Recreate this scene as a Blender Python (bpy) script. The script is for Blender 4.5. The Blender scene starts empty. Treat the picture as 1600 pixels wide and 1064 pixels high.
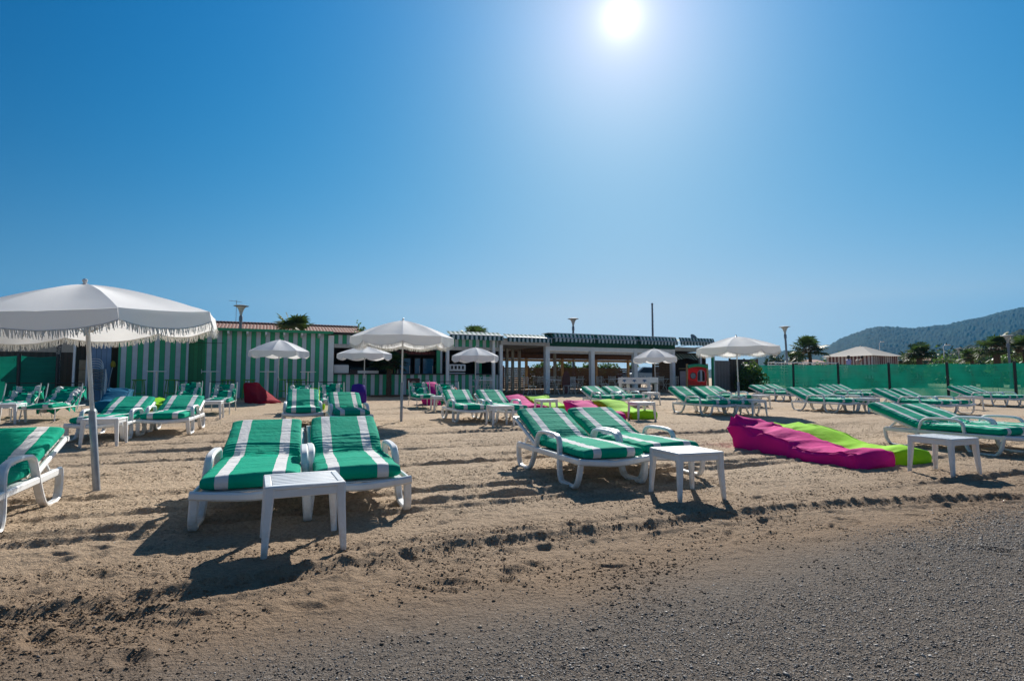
import bpy, math, random
import numpy as np
from mathutils import Vector, Matrix
R = math.radians
PI = math.pi
scene = bpy.context.scene
COL = scene.collection
random.seed(7)
rng = np.random.default_rng(11)

# ------------------------------------------------------------------ camera model (used to place things on the ground)
FPX, CAMH = 860.0, 1.07
PITCH = math.atan(58 / 860)

def beach(x, y):
    s = y * math.cos(.35) - x * math.sin(.35)
    return .012 * np.clip(s - 5, 0, 26)

def ray(px, py):
    c, s = math.cos(PITCH), math.sin(PITCH)
    a = (px - 800) / FPX; b = (532 - py) / FPX
    return Vector((a, c - b * s, s + b * c))

def on_ground(px, py):
    r = ray(px, py); z = 0
    for _ in range(30):
        t = (z - CAMH) / r.z; x, y = r.x * t, r.y * t; z = float(beach(x, y))
    return x, y

def at(px, py, y):
    """point seen at px,py at the forward distance y"""
    r = ray(px, py)
    return Vector((0, 0, CAMH)) + r * (y / r.y)

# ------------------------------------------------------------------ noise
_tab = rng.random((256, 256))
def vnoise(x, y):
    xi = np.floor(x).astype(int); yi = np.floor(y).astype(int)
    fx = x - xi; fy = y - yi
    fx = fx * fx * (3 - 2 * fx); fy = fy * fy * (3 - 2 * fy)
    a = _tab[xi & 255, yi & 255]; b = _tab[(xi + 1) & 255, yi & 255]
    c = _tab[xi & 255, (yi + 1) & 255]; d = _tab[(xi + 1) & 255, (yi + 1) & 255]
    return (a * (1 - fx) + b * fx) * (1 - fy) + (c * (1 - fx) + d * fx) * fy - .5
def fbm(x, y, o=4, g=.5):
    v = 0; a = 1
    for i in range(o):
        v = v + a * vnoise(x * 2 ** i + 17.3 * i, y * 2 ** i + 9.1 * i); a *= g
    return v

# ------------------------------------------------------------------ mesh builder
class MB:
    def __init__(s): s.v = []; s.f = []; s.M = None
    def add(s, vs, fs):
        n = len(s.v)
        if s.M is not None: vs = [s.M @ Vector(p) for p in vs]
        s.v.extend([tuple(p) for p in vs]); s.f.extend([tuple(i + n for i in f) for f in fs])
        return s
    def box(s, x0, x1, y0, y1, z0, z1):
        return s.add([(x0,y0,z0),(x1,y0,z0),(x1,y1,z0),(x0,y1,z0),(x0,y0,z1),(x1,y0,z1),(x1,y1,z1),(x0,y1,z1)],
            [(0,3,2,1),(4,5,6,7),(0,1,5,4),(1,2,6,5),(2,3,7,6),(3,0,4,7)])
    def rbox(s, x0, x1, y0, y1, z0, z1, r=.01):
        """box with chamfered edges"""
        bm = MB(); hx, hy, hz = (x1-x0)/2, (y1-y0)/2, (z1-z0)/2; cx, cy, cz = (x0+x1)/2, (y0+y1)/2, (z0+z1)/2
        r = min(r, hx*.49, hy*.49, hz*.49); vs = []; idx = {}
        for sx in (-1,1):
            for sy in (-1,1):
                for sz in (-1,1):
                    for k in range(3):
                        d = [hx-r, hy-r, hz-r]; d[k] += r
                        idx[(sx,sy,sz,k)] = len(vs); vs.append((cx+sx*d[0], cy+sy*d[1], cz+sz*d[2]))
        fs = []
        for k in range(3):
            o = [i for i in range(3) if i != k]
            for sg in (-1,1):
                q = []
                for a, b in ((-1,-1),(1,-1),(1,1),(-1,1)):
                    t = [0,0,0]; t[k] = sg; t[o[0]] = a; t[o[1]] = b; q.append(idx[(*t, k)])
                fs.append(tuple(q))
        for k in range(3):      # edges along axis k
            o = [i for i in range(3) if i != k]
            for a in (-1,1):
                for b in (-1,1):
                    t0 = [0,0,0]; t0[k] = -1; t0[o[0]] = a; t0[o[1]] = b; t1 = list(t0); t1[k] = 1
                    fs.append((idx[(*t0,o[0])], idx[(*t0,o[1])], idx[(*t1,o[1])], idx[(*t1,o[0])]))
        for sx in (-1,1):
            for sy in (-1,1):
                for sz in (-1,1): fs.append(tuple(idx[(sx,sy,sz,k)] for k in range(3)))
        return s.add(vs, fs)
    def tube(s, pts, r, n=8, cap=True):
        pts = [Vector(p) for p in pts]; vs = []; fs = []
        rr = r if isinstance(r, (list, tuple)) else [r] * len(pts)
        up = None
        for i, p in enumerate(pts):
            t = (pts[min(i+1, len(pts)-1)] - pts[max(i-1, 0)]).normalized()
            if up is None: up = Vector((1,0,0)) if abs(t.x) < .9 else Vector((0,1,0))
            a = (up - t * up.dot(t)).normalized(); b = t.cross(a); up = a
            for k in range(n):
                w = 2*PI*k/n; vs.append(p + (a*math.cos(w) + b*math.sin(w))*rr[i])
        for i in range(len(pts)-1):
            for k in range(n):
                fs.append((i*n+k, i*n+(k+1)%n, (i+1)*n+(k+1)%n, (i+1)*n+k))
        if cap:
            fs.append(tuple(range(n-1,-1,-1))); fs.append(tuple(range((len(pts)-1)*n, len(pts)*n)))
        return s.add(vs, fs)
    def strap(s, pts, w, t, side=(1,0,0), c=.3):
        """band of width w (along side) and thickness t swept along pts, with rounded corners"""
        pts = [Vector(p) for p in pts]; sd = Vector(side); vs = []; fs = []
        ch = min(w, t)*c
        sec = [(-w/2, -t/2+ch), (-w/2+ch, -t/2), (w/2-ch, -t/2), (w/2, -t/2+ch), (w/2, t/2-ch), (w/2-ch, t/2), (-w/2+ch, t/2), (-w/2, t/2-ch)]
        n = 8
        for i, p in enumerate(pts):
            t_ = (pts[min(i+1, len(pts)-1)] - pts[max(i-1, 0)]).normalized()
            nr = t_.cross(sd).normalized(); a = nr.cross(t_)
            for u, v in sec: vs.append(p + a*u + nr*v)
        for i in range(len(pts)-1):
            for k in range(n): fs.append((i*n+k, i*n+(k+1)%n, (i+1)*n+(k+1)%n, (i+1)*n+k))
        fs.append(tuple(range(n-1,-1,-1))); fs.append(tuple(range((len(pts)-1)*n, len(pts)*n)))
        return s.add(vs, fs)
    def lathe(s, prof, n=16, c=(0,0,0)):
        vs = []; fs = []
        for r, z in prof:
            for k in range(n):
                w = 2*PI*k/n; vs.append((c[0]+r*math.cos(w), c[1]+r*math.sin(w), c[2]+z))
        m = len(prof)
        for i in range(m-1):
            for k in range(n): fs.append((i*n+k, i*n+(k+1)%n, (i+1)*n+(k+1)%n, (i+1)*n+k))
        fs.append(tuple(range(n-1,-1,-1))); fs.append(tuple(range((m-1)*n, m*n)))
        return s.add(vs, fs)
    def grid(s, P, closed=False):
        """P: (m, n, 3) array"""
        m, n = P.shape[:2]; fs = []
        for i in range(m-1):
            for k in range(n if closed else n-1):
                k2 = (k+1) % n; fs.append((i*n+k, i*n+k2, (i+1)*n+k2, (i+1)*n+k))
        return s.add([tuple(p) for p in P.reshape(-1, 3)], fs)
    def build(s, name, mat, parent=None, smooth=False, loc=None, rotz=None):
        me = bpy.data.meshes.new(name); me.from_pydata(s.v, [], s.f); me.update()
        return link(name, me, mat, parent, smooth, loc, rotz)

def link(name, me, mat, parent=None, smooth=False, loc=None, rotz=None):
    o = bpy.data.objects.new(name, me); COL.objects.link(o)
    if mat: me.materials.append(mat)
    if smooth:
        me.polygons.foreach_set('use_smooth', [True]*len(me.polygons))
        if smooth != 'all': me.set_sharp_from_angle(angle=R(smooth if smooth is not True else 38))
    if parent: o.parent = parent
    if loc is not None: o.location = loc
    if rotz is not None: o.rotation_euler[2] = rotz
    return o

def np_mesh(name, V, Fq, mat, parent=None, smooth=False):
    me = bpy.data.meshes.new(name)
    k = Fq.shape[1]
    me.vertices.add(len(V)); me.vertices.foreach_set('co', V.astype(np.float32).ravel())
    me.loops.add(Fq.size); me.loops.foreach_set('vertex_index', Fq.astype(np.int32).ravel())
    me.polygons.add(len(Fq)); me.polygons.foreach_set('loop_start', np.arange(0, Fq.size, k, dtype=np.int32))
    me.polygons.foreach_set('loop_total', np.full(len(Fq), k, dtype=np.int32))
    if smooth: me.polygons.foreach_set('use_smooth', np.ones(len(Fq), dtype=bool))
    me.update(calc_edges=True)
    o = bpy.data.objects.new(name, me); COL.objects.link(o); me.materials.append(mat)
    if parent: o.parent = parent
    return o

def tag(o, label, cat, group=None):
    o['label'] = label; o['category'] = cat
    if group: o['group'] = group
    return o
def thing(name, label, cat, loc=(0,0,0), rz=0, group=None):
    o = bpy.data.objects.new(name, None); COL.objects.link(o); o.empty_display_size = .1
    o.location = loc; o.rotation_euler = (0,0,rz)
    return tag(o, label, cat, group)
def kind(o, k): o['kind'] = k; return o
def copy_tree(o, parent=None):
    c = o.copy(); COL.objects.link(c)
    if parent: c.parent = parent
    for ch in list(o.children): copy_tree(ch, c)
    return c

# ------------------------------------------------------------------ materials
def newmat(name):
    m = bpy.data.materials.new(name); m.use_nodes = True
    nt = m.node_tree; b = nt.nodes['Principled BSDF']
    return m, nt, b
def nd(nt, t, **k):
    n = nt.nodes.new(t)
    for a, v in k.items():
        if a.startswith('i_'):
            key = a[2:]; n.inputs[int(key) if key.isdigit() else key].default_value = v
        else: setattr(n, a, v)
    return n
def col4(c): return (c[0], c[1], c[2], 1)
def simple(name, c, rough=.5, metal=0, var=.12, scale=8, bump=0, bscale=60, spec=.5, trans=None):
    """base colour broken up by noise, optional bump"""
    m, nt, b = newmat(name); L = nt.links
    tc = nd(nt, 'ShaderNodeTexCoord')
    n = nd(nt, 'ShaderNodeTexNoise', i_Scale=scale, i_Detail=5)
    L.new(tc.outputs['Object'], n.inputs['Vector'])
    r = nd(nt, 'ShaderNodeMapRange', i_1=.3, i_2=.7, i_3=1-var, i_4=1+var)
    L.new(n.outputs['Fac'], r.inputs[0])
    mx = nd(nt, 'ShaderNodeVectorMath', operation='SCALE', i_0=c[:3]); L.new(r.outputs[0], mx.inputs['Scale'])
    L.new(mx.outputs[0], b.inputs['Base Color'])
    b.inputs['Roughness'].default_value = rough; b.inputs['Metallic'].default_value = metal
    b.inputs['Specular IOR Level'].default_value = spec
    if bump:
        n2 = nd(nt, 'ShaderNodeTexNoise', i_Scale=bscale, i_Detail=4); L.new(tc.outputs['Object'], n2.inputs['Vector'])
        bp = nd(nt, 'ShaderNodeBump', i_Strength=bump, i_Distance=.02); L.new(n2.outputs['Fac'], bp.inputs['Height']); L.new(bp.outputs[0], b.inputs['Normal'])
    if trans:
        out = nt.nodes['Material Output']; tr = nd(nt, 'ShaderNodeBsdfTranslucent')
        L.new(mx.outputs[0], tr.inputs['Color']); ms = nd(nt, 'ShaderNodeMixShader', i_0=trans)
        L.new(b.outputs[0], ms.inputs[1]); L.new(tr.outputs[0], ms.inputs[2]); L.new(ms.outputs[0], out.inputs['Surface'])
    return m
def math_(nt, op, a, b=None, c=None):
    n = nd(nt, 'ShaderNodeMath', operation=op)
    for i, v in enumerate((a, b, c)):
        if v is None: continue
        if isinstance(v, (int, float)): n.inputs[i].default_value = v
        else: nt.links.new(v, n.inputs[i])
    return n.outputs[0]
def cmix(nt, f, a, b):
    n = nd(nt, 'ShaderNodeMix', data_type='RGBA')
    for i, v in ((0, f), (6, a), (7, b)):
        if isinstance(v, tuple): n.inputs[i].default_value = col4(v)
        elif isinstance(v, (int, float)): n.inputs[i].default_value = v
        else: nt.links.new(v, n.inputs[i])
    return n.outputs[2]

PLASTIC = simple('white_resin', (.74,.75,.75), rough=.38, var=.05, scale=5, bump=.04, bscale=180)
def add_dirt(m):
    nt = m.node_tree; L = nt.links; b = nt.nodes['Principled BSDF']
    src = b.inputs['Base Color'].links[0].from_socket
    tc = nd(nt, 'ShaderNodeTexCoord'); n = nd(nt, 'ShaderNodeTexNoise', i_Scale=11, i_Detail=7, i_Roughness=.7)
    L.new(tc.outputs['Object'], n.inputs['Vector'])
    sep = nd(nt, 'ShaderNodeSeparateXYZ'); L.new(tc.outputs['Object'], sep.inputs[0])
    lo = nd(nt, 'ShaderNodeMapRange', i_1=.0, i_2=.22, i_3=.75, i_4=.12); L.new(sep.outputs[2], lo.inputs[0])
    f = math_(nt, 'MULTIPLY', lo.outputs[0], math_(nt, 'GREATER_THAN', n.outputs['Fac'], .42))
    f2 = nd(nt, 'ShaderNodeMapRange', i_1=.42, i_2=.62); L.new(n.outputs['Fac'], f2.inputs[0])
    f = math_(nt, 'MULTIPLY', lo.outputs[0], f2.outputs[0])
    L.new(cmix(nt, f, src, (.42,.34,.25)), b.inputs['Base Color'])
add_dirt(PLASTIC)
WMETAL = simple('white_painted_steel', (.72,.70,.66), rough=.35, var=.06)
GREY_POLE = simple('galvanised_pole', (.30,.31,.33), rough=.45, metal=.6, var=.15, scale=20)
LIGHT_POLE = simple('pale_aluminium', (.55,.55,.55), rough=.4, metal=.4, var=.1)
BLACK = simple('black_plastic', (.015,.016,.018), rough=.4, var=.2)
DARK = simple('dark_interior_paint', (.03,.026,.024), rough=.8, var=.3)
WHITE = simple('white_paint', (.82,.83,.82), rough=.5, var=.06, scale=3, bump=.05, bscale=40)
GREENP = simple('green_gloss_paint', (.012,.16,.07), rough=.45, var=.2, scale=3, bump=.05, bscale=40)
DKGREEN = simple('dark_green_canvas', (.006,.085,.05), rough=.8, var=.2, scale=4, bump=.1)
GREENFASC = simple('bright_green_fascia', (.02,.30,.13), rough=.5, var=.15)

def fabric_stripes(name, wob=0.0, dark=1.0):
    m, nt, b = newmat(name); L = nt.links
    tc = nd(nt, 'ShaderNodeTexCoord'); sep = nd(nt, 'ShaderNodeSeparateXYZ')
    src = tc.outputs['Object']
    wn = nd(nt, 'ShaderNodeTexNoise', i_Scale=3.2 if wob > .05 else 6, i_Detail=2); L.new(src, wn.inputs['Vector'])
    off = math_(nt, 'MULTIPLY', math_(nt, 'SUBTRACT', wn.outputs['Fac'], .5), wob)
    L.new(src, sep.inputs[0])
    ax = math_(nt, 'ABSOLUTE', math_(nt, 'ADD', sep.outputs[0], off))
    st = math_(nt, 'MULTIPLY', math_(nt, 'GREATER_THAN', ax, .142), math_(nt, 'LESS_THAN', ax, .228))
    n = nd(nt, 'ShaderNodeTexNoise', i_Scale=4, i_Detail=5); L.new(src, n.inputs['Vector'])
    g = cmix(nt, n.outputs['Fac'], (.0005*dark,.29*dark,.175*dark), (.001*dark,.36*dark,.232*dark))
    wcol = cmix(nt, n.outputs['Fac'], (.60*dark,.60*dark,.60*dark), (.72*dark,.71*dark,.70*dark))
    sn = nd(nt, 'ShaderNodeTexNoise', i_Scale=14, i_Detail=6, i_Roughness=.7); L.new(src, sn.inputs['Vector'])
    smr = nd(nt, 'ShaderNodeMapRange', i_1=.55, i_2=.8, i_3=0, i_4=.12); L.new(sn.outputs['Fac'], smr.inputs[0])
    c = cmix(nt, smr.outputs[0], cmix(nt, st, g, wcol), (.30,.33,.25))
    L.new(c, b.inputs['Base Color']); b.inputs['Roughness'].default_value = .85; b.inputs['Specular IOR Level'].default_value = .08
    wv = nd(nt, 'ShaderNodeTexNoise', i_Scale=420, i_Detail=2); L.new(src, wv.inputs['Vector'])
    n3 = nd(nt, 'ShaderNodeTexNoise', i_Scale=16, i_Detail=4, i_Distortion=.6); L.new(src, n3.inputs['Vector'])
    h = math_(nt, 'ADD', math_(nt, 'MULTIPLY', wv.outputs['Fac'], .06), n3.outputs['Fac'])
    bp = nd(nt, 'ShaderNodeBump', i_Strength=.42, i_Distance=.02); L.new(h, bp.inputs['Height']); L.new(bp.outputs[0], b.inputs['Normal'])
    return m
MATTRESS = fabric_stripes('green_white_canvas', .012)
MATTRESS_OLD = fabric_stripes('green_white_crumpled_canvas', .16, .95)
CANOPY = simple('white_parasol_canvas', (.95,.95,.95), rough=.9, var=.02, scale=3, bump=.12, bscale=300, spec=.1, trans=.30)
FRINGE = simple('white_cotton_fringe', (.80,.79,.76), rough=.95, var=.08, scale=30, spec=.1, trans=.3)
def bagmat(n, c): return simple(n, c, rough=.8, var=.08, scale=5, bump=.35, bscale=14, spec=.12, trans=.12)
MAGENTA = bagmat('magenta_nylon', (.66,.012,.24)); LIME = bagmat('lime_nylon', (.30,.66,.014))
REDBAG = bagmat('crimson_nylon', (.33,.006,.025)); PURPLE = bagmat('purple_nylon', (.09,.03,.30))
BLUEBAG = bagmat('teal_blue_nylon', (.005,.13,.24)); ORANGE = bagmat('orange_nylon', (.60,.07,.02))

def plank_stripes(name, ca, cb, w, off=0, rough=.6, axis=0, gap=.012):
    """alternating planks of two colours across an object's local axis"""
    m, nt, b = newmat(name); L = nt.links
    tc = nd(nt, 'ShaderNodeTexCoord'); sep = nd(nt, 'ShaderNodeSeparateXYZ'); L.new(tc.outputs['Object'], sep.inputs[0])
    u = math_(nt, 'DIVIDE', math_(nt, 'ADD', sep.outputs[axis], off + 1000*w*2), w)
    fl = math_(nt, 'FLOOR', u); par = math_(nt, 'MODULO', fl, 2.0)
    fr = math_(nt, 'FRACT', u)
    edge = math_(nt, 'LESS_THAN', fr, gap / w)
    wn = nd(nt, 'ShaderNodeTexWhiteNoise', noise_dimensions='1D'); L.new(fl, wn.inputs['W'])
    n = nd(nt, 'ShaderNodeTexNoise', i_Scale=5, i_Detail=5); L.new(tc.outputs['Object'], n.inputs['Vector'])
    k = math_(nt, 'ADD', math_(nt, 'MULTIPLY', wn.outputs['Value'], .25), math_(nt, 'MULTIPLY', n.outputs['Fac'], .3))
    k = math_(nt, 'ADD', k, .72)
    c = cmix(nt, par, ca, cb)
    vm = nd(nt, 'ShaderNodeVectorMath', operation='SCALE'); L.new(c, vm.inputs[0]); L.new(k, vm.inputs['Scale'])
    c2 = cmix(nt, math_(nt, 'MULTIPLY', edge, .7), vm.outputs[0], (.02,.03,.02)); L.new(c2, b.inputs['Base Color'])
    b.inputs['Roughness'].default_value = rough
    bp = nd(nt, 'ShaderNodeBump', i_Strength=.6, i_Distance=.01, invert=True); L.new(edge, bp.inputs['Height']); L.new(bp.outputs[0], b.inputs['Normal'])
    return m
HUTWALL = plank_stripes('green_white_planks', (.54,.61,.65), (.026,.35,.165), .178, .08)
GREENDOOR = plank_stripes('green_planks', (.012,.18,.065), (.016,.21,.075), .14)
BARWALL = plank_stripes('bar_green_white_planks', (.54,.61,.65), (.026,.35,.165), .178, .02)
BLUEDOOR = plank_stripes('blue_planks', (.17,.27,.42), (.15,.25,.39), .16)
GREYGATE = plank_stripes('weathered_grey_planks', (.20,.17,.16), (.23,.20,.19), .12)
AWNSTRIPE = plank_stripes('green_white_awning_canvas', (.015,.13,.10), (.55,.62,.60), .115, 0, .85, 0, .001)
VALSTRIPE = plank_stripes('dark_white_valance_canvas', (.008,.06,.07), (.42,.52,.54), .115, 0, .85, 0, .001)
TENTSTRIPE = plank_stripes('red_white_tent_canvas', (.60,.56,.52), (.16,.07,.07), .17, 0, .85, 0, .001)
BROWNSLAT = simple('brown_stained_timber', (.11,.055,.028), rough=.65, var=.35, scale=6, bump=.2)
BROWNFENCE = plank_stripes('dark_brown_planks', (.075,.045,.032), (.10,.06,.042), .12)
TAN = simple('pine_timber', (.42,.29,.14), rough=.6, var=.15, scale=9)
REDPL = simple('red_plastic_panel', (.75,.012,.015), rough=.35, var=.06, trans=.45)
DARKRED = simple('dark_red_lacquer', (.09,.012,.012), rough=.4, var=.2)
CARD = simple('cardboard', (.50,.38,.25), rough=.85, var=.12)
STEEL = simple('brushed_grey_paint', (.30,.34,.40), rough=.5, metal=.2, var=.08)
LAMPGREY = simple('lamp_grey_paint', (.16,.20,.25), rough=.75, metal=.0, var=.08)
GLASS = simple('dark_window_glass', (.02,.035,.05), rough=.08, var=.05)
BLUEGLASS = simple('blue_fridge_door', (.04,.20,.34), rough=.2, var=.25, scale=7)  # plain blue base colour, varied by noise
TILE = None

def mesh_fence_mat(name):
    m, nt, b = newmat(name); L = nt.links; out = nt.nodes['Material Output']
    tc = nd(nt, 'ShaderNodeTexCoord')
    n = nd(nt, 'ShaderNodeTexNoise', i_Scale=1.3, i_Detail=4); L.new(tc.outputs['Object'], n.inputs['Vector'])
    mp = nd(nt, 'ShaderNodeMapping'); mp.inputs['Scale'].default_value = (.4,.4,9); L.new(tc.outputs['Object'], mp.inputs[0])
    n2 = nd(nt, 'ShaderNodeTexNoise', i_Scale=2.0, i_Detail=5); L.new(mp.outputs[0], n2.inputs['Vector'])
    c = cmix(nt, n2.outputs['Fac'], (.002,.155,.105), (.007,.255,.17)); L.new(c, b.inputs['Base Color']); b.inputs['Roughness'].default_value = .8
    tr = nd(nt, 'ShaderNodeBsdfTranslucent'); L.new(c, tr.inputs['Color'])
    tp = nd(nt, 'ShaderNodeBsdfTransparent'); tp.inputs['Color'].default_value = (.55,.9,.75,1)
    m1 = nd(nt, 'ShaderNodeMixShader', i_0=.35); L.new(b.outputs[0], m1.inputs[1]); L.new(tr.outputs[0], m1.inputs[2])
    mr = nd(nt, 'ShaderNodeMapRange', i_1=.38, i_2=.66, i_3=.07, i_4=.42); L.new(n.outputs['Fac'], mr.inputs[0])
    m2 = nd(nt, 'ShaderNodeMixShader'); L.new(mr.outputs[0], m2.inputs[0]); L.new(m1.outputs[0], m2.inputs[1]); L.new(tp.outputs[0], m2.inputs[2])
    L.new(m2.outputs[0], out.inputs['Surface'])
    return m
NETTING = mesh_fence_mat('green_shade_netting')

def tile_mat():
    m, nt, b = newmat('terracotta_tiles'); L = nt.links
    tc = nd(nt, 'ShaderNodeTexCoord'); sep = nd(nt, 'ShaderNodeSeparateXYZ'); L.new(tc.outputs['Object'], sep.inputs[0])
    u = math_(nt, 'FRACT', math_(nt, 'DIVIDE', math_(nt, 'ADD', sep.outputs[0], 500), .24))
    cov = math_(nt, 'LESS_THAN', math_(nt, 'ABSOLUTE', math_(nt, 'SUBTRACT', u, .5)), .27)
    n = nd(nt, 'ShaderNodeTexNoise', i_Scale=3, i_Detail=4); L.new(tc.outputs['Object'], n.inputs['Vector'])
    a = cmix(nt, n.outputs['Fac'], (.30,.10,.06), (.52,.24,.15))
    L.new(cmix(nt, cov, (.10,.03,.02), a), b.inputs['Base Color']); b.inputs['Roughness'].default_value = .8
    return m
TILE = tile_mat()

def leafmat(name, a, b_, tr=.3):
    m, nt, b = newmat(name); L = nt.links; out = nt.nodes['Material Output']
    g = nd(nt, 'ShaderNodeNewGeometry')
    c = cmix(nt, g.outputs['Random Per Island'], a, b_); L.new(c, b.inputs['Base Color']); b.inputs['Roughness'].default_value = .55
    t = nd(nt, 'ShaderNodeBsdfTranslucent'); vm = nd(nt, 'ShaderNodeVectorMath', operation='SCALE', i_Scale=1.6); L.new(c, vm.inputs[0]); L.new(vm.outputs[0], t.inputs['Color'])
    ms = nd(nt, 'ShaderNodeMixShader', i_0=tr); L.new(b.outputs[0], ms.inputs[1]); L.new(t.outputs[0], ms.inputs[2]); L.new(ms.outputs[0], out.inputs['Surface'])
    return m
PALMLEAF = leafmat('palm_frond_green', (.022,.05,.012), (.06,.10,.022))
BUSHLEAF = leafmat('shrub_leaf_green', (.03,.075,.012), (.10,.17,.03))
PINELEAF = leafmat('pine_green', (.012,.035,.014), (.035,.07,.022), .15)
BARK = simple('fibrous_bark', (.09,.06,.04), rough=.9, var=.4, scale=20, bump=.5, bscale=40)

# ------------------------------------------------------------------ ground
PHI = R(22)
SP, CP = math.sin(PHI), math.cos(PHI)
ridge_px = [(-500,1060),(0,960),(300,920),(500,885),(700,850),(850,832),(1000,818),(1250,790),(1450,779),(1600,775),(1900,768)]
ridge_w = [on_ground(*p) for p in ridge_px]
ridge_p = np.array([x*CP + y*SP for x, y in ridge_w]); ridge_q = np.array([-x*SP + y*CP for x, y in ridge_w])
fur = []
q = 3.75
r2 = random.Random(5)
while q < 24:
    fur.append((q, r2.uniform(.024,.05), r2.uniform(.024,.036) * (1 + q*.05), r2.uniform(0, 100)))
    q += r2.choice([.2,.25,.3,.42,.6,.8])*(1 + q*.015)
dents = []
r3 = random.Random(9)
def dent(x, y, a=None, s=1.0):
    dents.append((x, y, R(22) + r3.uniform(-1.2, 1.2) if a is None else a, s*r3.uniform(.045,.085), s*r3.uniform(.022,.04), r3.uniform(.006,.019)))
for px, py in [(300,962),(265,975),(330,955),(290,1003),(205,1030),(215,965),(60,1000),(85,1008),(480,950),(520,945),(620,975),(800,893),(835,882),(790,905),(690,905),(720,880),
               (1425,806),(1435,801),(1143,831),(1560,860),(660,790),(690,815),(715,800),(760,860),(640,870),(570,900),(40,930),(150,900),(160,870),(90,880),(420,905),(930,840),(1080,850)]:
    dent(*on_ground(px, py), s=1.3)
for _ in range(420):
    x = r3.uniform(-6, 8); qq = r3.uniform(2.6, 9) if r3.random() < .7 else r3.uniform(2.6, 16)
    dent(x, (qq + x*SP)/CP, s=r3.uniform(.6, 1.2))
for cx, cy in [(-2.5,12.6),(-3.9,5.2),(6.5,16),(-.3,11.6),(1.6,5.3),(4.9,6.5),(-6.1,8.6),(6.3,14.8)]:
    for _ in range(22): dent(cx + r3.gauss(0,.8), cy + r3.gauss(0,.8), s=r3.uniform(.7,1.4))
DENT = np.array(dents)

def relief(X, Y):
    """small relief of the raked sand on top of the beach slope"""
    P = X*CP + Y*SP; Q = -X*SP + Y*CP
    near = np.clip((40 - Y)/30, 0, 1)
    h = .012*fbm(X*.7, Y*.7, 3) + .008*fbm(P*1.5+3, Q*5, 3) + .011*fbm(P*4, Q*11+4, 3) + .010*fbm(X*17, Y*17, 2) + .006*vnoise(X*41, Y*41)
    sand = np.clip((Q - 2.1)/.9, .15, 1)
    h = h * sand
    # long rake furrows
    wob = .16*fbm(P*.22, Q*.05, 2) + .05*vnoise(P*1.4, Q*.3)
    for i, (q0, a, w, ph) in enumerate(fur):
        dq = Q - q0 - wob
        m = np.abs(dq) < .45
        if not m.any(): continue
        d = dq[m]; amp = np.clip(.35 + 1.9*vnoise(P[m]*.35 + ph, np.zeros_like(d) + i*3.7), 0, 1)*(1 + 1.1*vnoise(P[m]*7 + ph, d*9))
        h[m] += a*amp*(np.exp(-(d/w)**2) - .8*np.exp(-((d + 1.9*w)/(1.2*w))**2))
    # the tyre-like bank that crosses the whole front
    rq = np.interp(P, ridge_p, ridge_q) + .03*vnoise(P*3, P*0) + .02*vnoise(P*9, P*0+5)
    d = Q - rq
    cl = np.clip(1 + .7*fbm(P*5, Q*10, 2) + .9*fbm(P*16, Q*20, 2), .15, 2)
    h += .030*cl*np.exp(-(d/.045)**2) - .016*np.exp(-((d + .13)/.06)**2) + .014*cl*np.exp(-((d+.24)/.035)**2)
    return h

def dents_apply(X, Y, H_, ys):
    for x, y, a, la, lb, dp in DENT:
        i0, i1 = np.searchsorted(ys, y-.35), np.searchsorted(ys, y+.35)
        j0, j1 = np.searchsorted(X[0], x-.35), np.searchsorted(X[0], x+.35)
        if i1 <= i0 or j1 <= j0: continue
        sx = X[i0:i1, j0:j1] - x; sy = Y[i0:i1, j0:j1] - y
        u = (sx*math.cos(a) + sy*math.sin(a))/la; v = (-sx*math.sin(a) + sy*math.cos(a))/lb
        rr = u*u + v*v
        H_[i0:i1, j0:j1] += -dp*np.exp(-rr**1.5) + dp*.35*np.exp(-(np.sqrt(rr) - 1.7)**2/.18)

def axis_y():
    ys = [-3000., -800, -200, -60, -15, -4, 0, .6]
    y = 1.0
    while y < 60:
        ys.append(y); y += max(.0125, .24*y*y/590)
    while y < 3000: ys.append(y); y *= 1.12
    ys.append(3000.); return np.array(ys)
def axis_x():
    xs = list(np.arange(-4.0, 5.0, .0155)); x = 5.0; st = .02
    while x < 3000: xs.append(x); st = min(st*1.03, x*.12); x += st
    xs.append(3000.); x = -4.0; st = .02; l = []
    while x > -3000:
        st = min(st*1.03, -x*.12); x -= st; l.append(x)
    l[-1] = -3000.
    return np.array(l[::-1] + xs)
ys = axis_y(); xs = axis_x()
GX, GY = np.meshgrid(xs, ys)
GH = np.zeros_like(GX)
sel = (ys > .5) & (ys < 45)
cs = (xs > -30) & (xs < 45)
ix = np.ix_(sel, cs)
GH[ix] = relief(GX[ix], GY[ix])
dents_apply(GX, GY, GH, ys)
fade = np.clip((45 - GY)/15, 0, 1)
GZ = beach(GX, GY) + GH*fade
def gz(x, y):
    j = np.clip(np.searchsorted(xs, x), 1, len(xs)-1); i = np.clip(np.searchsorted(ys, y), 1, len(ys)-1)
    return float(GZ[i, j])
def gz_feet(feet):
    return min(sum(gz(x, y) for x, y in feet)/len(feet), min(gz(x, y) for x, y in feet) + .012)

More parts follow.
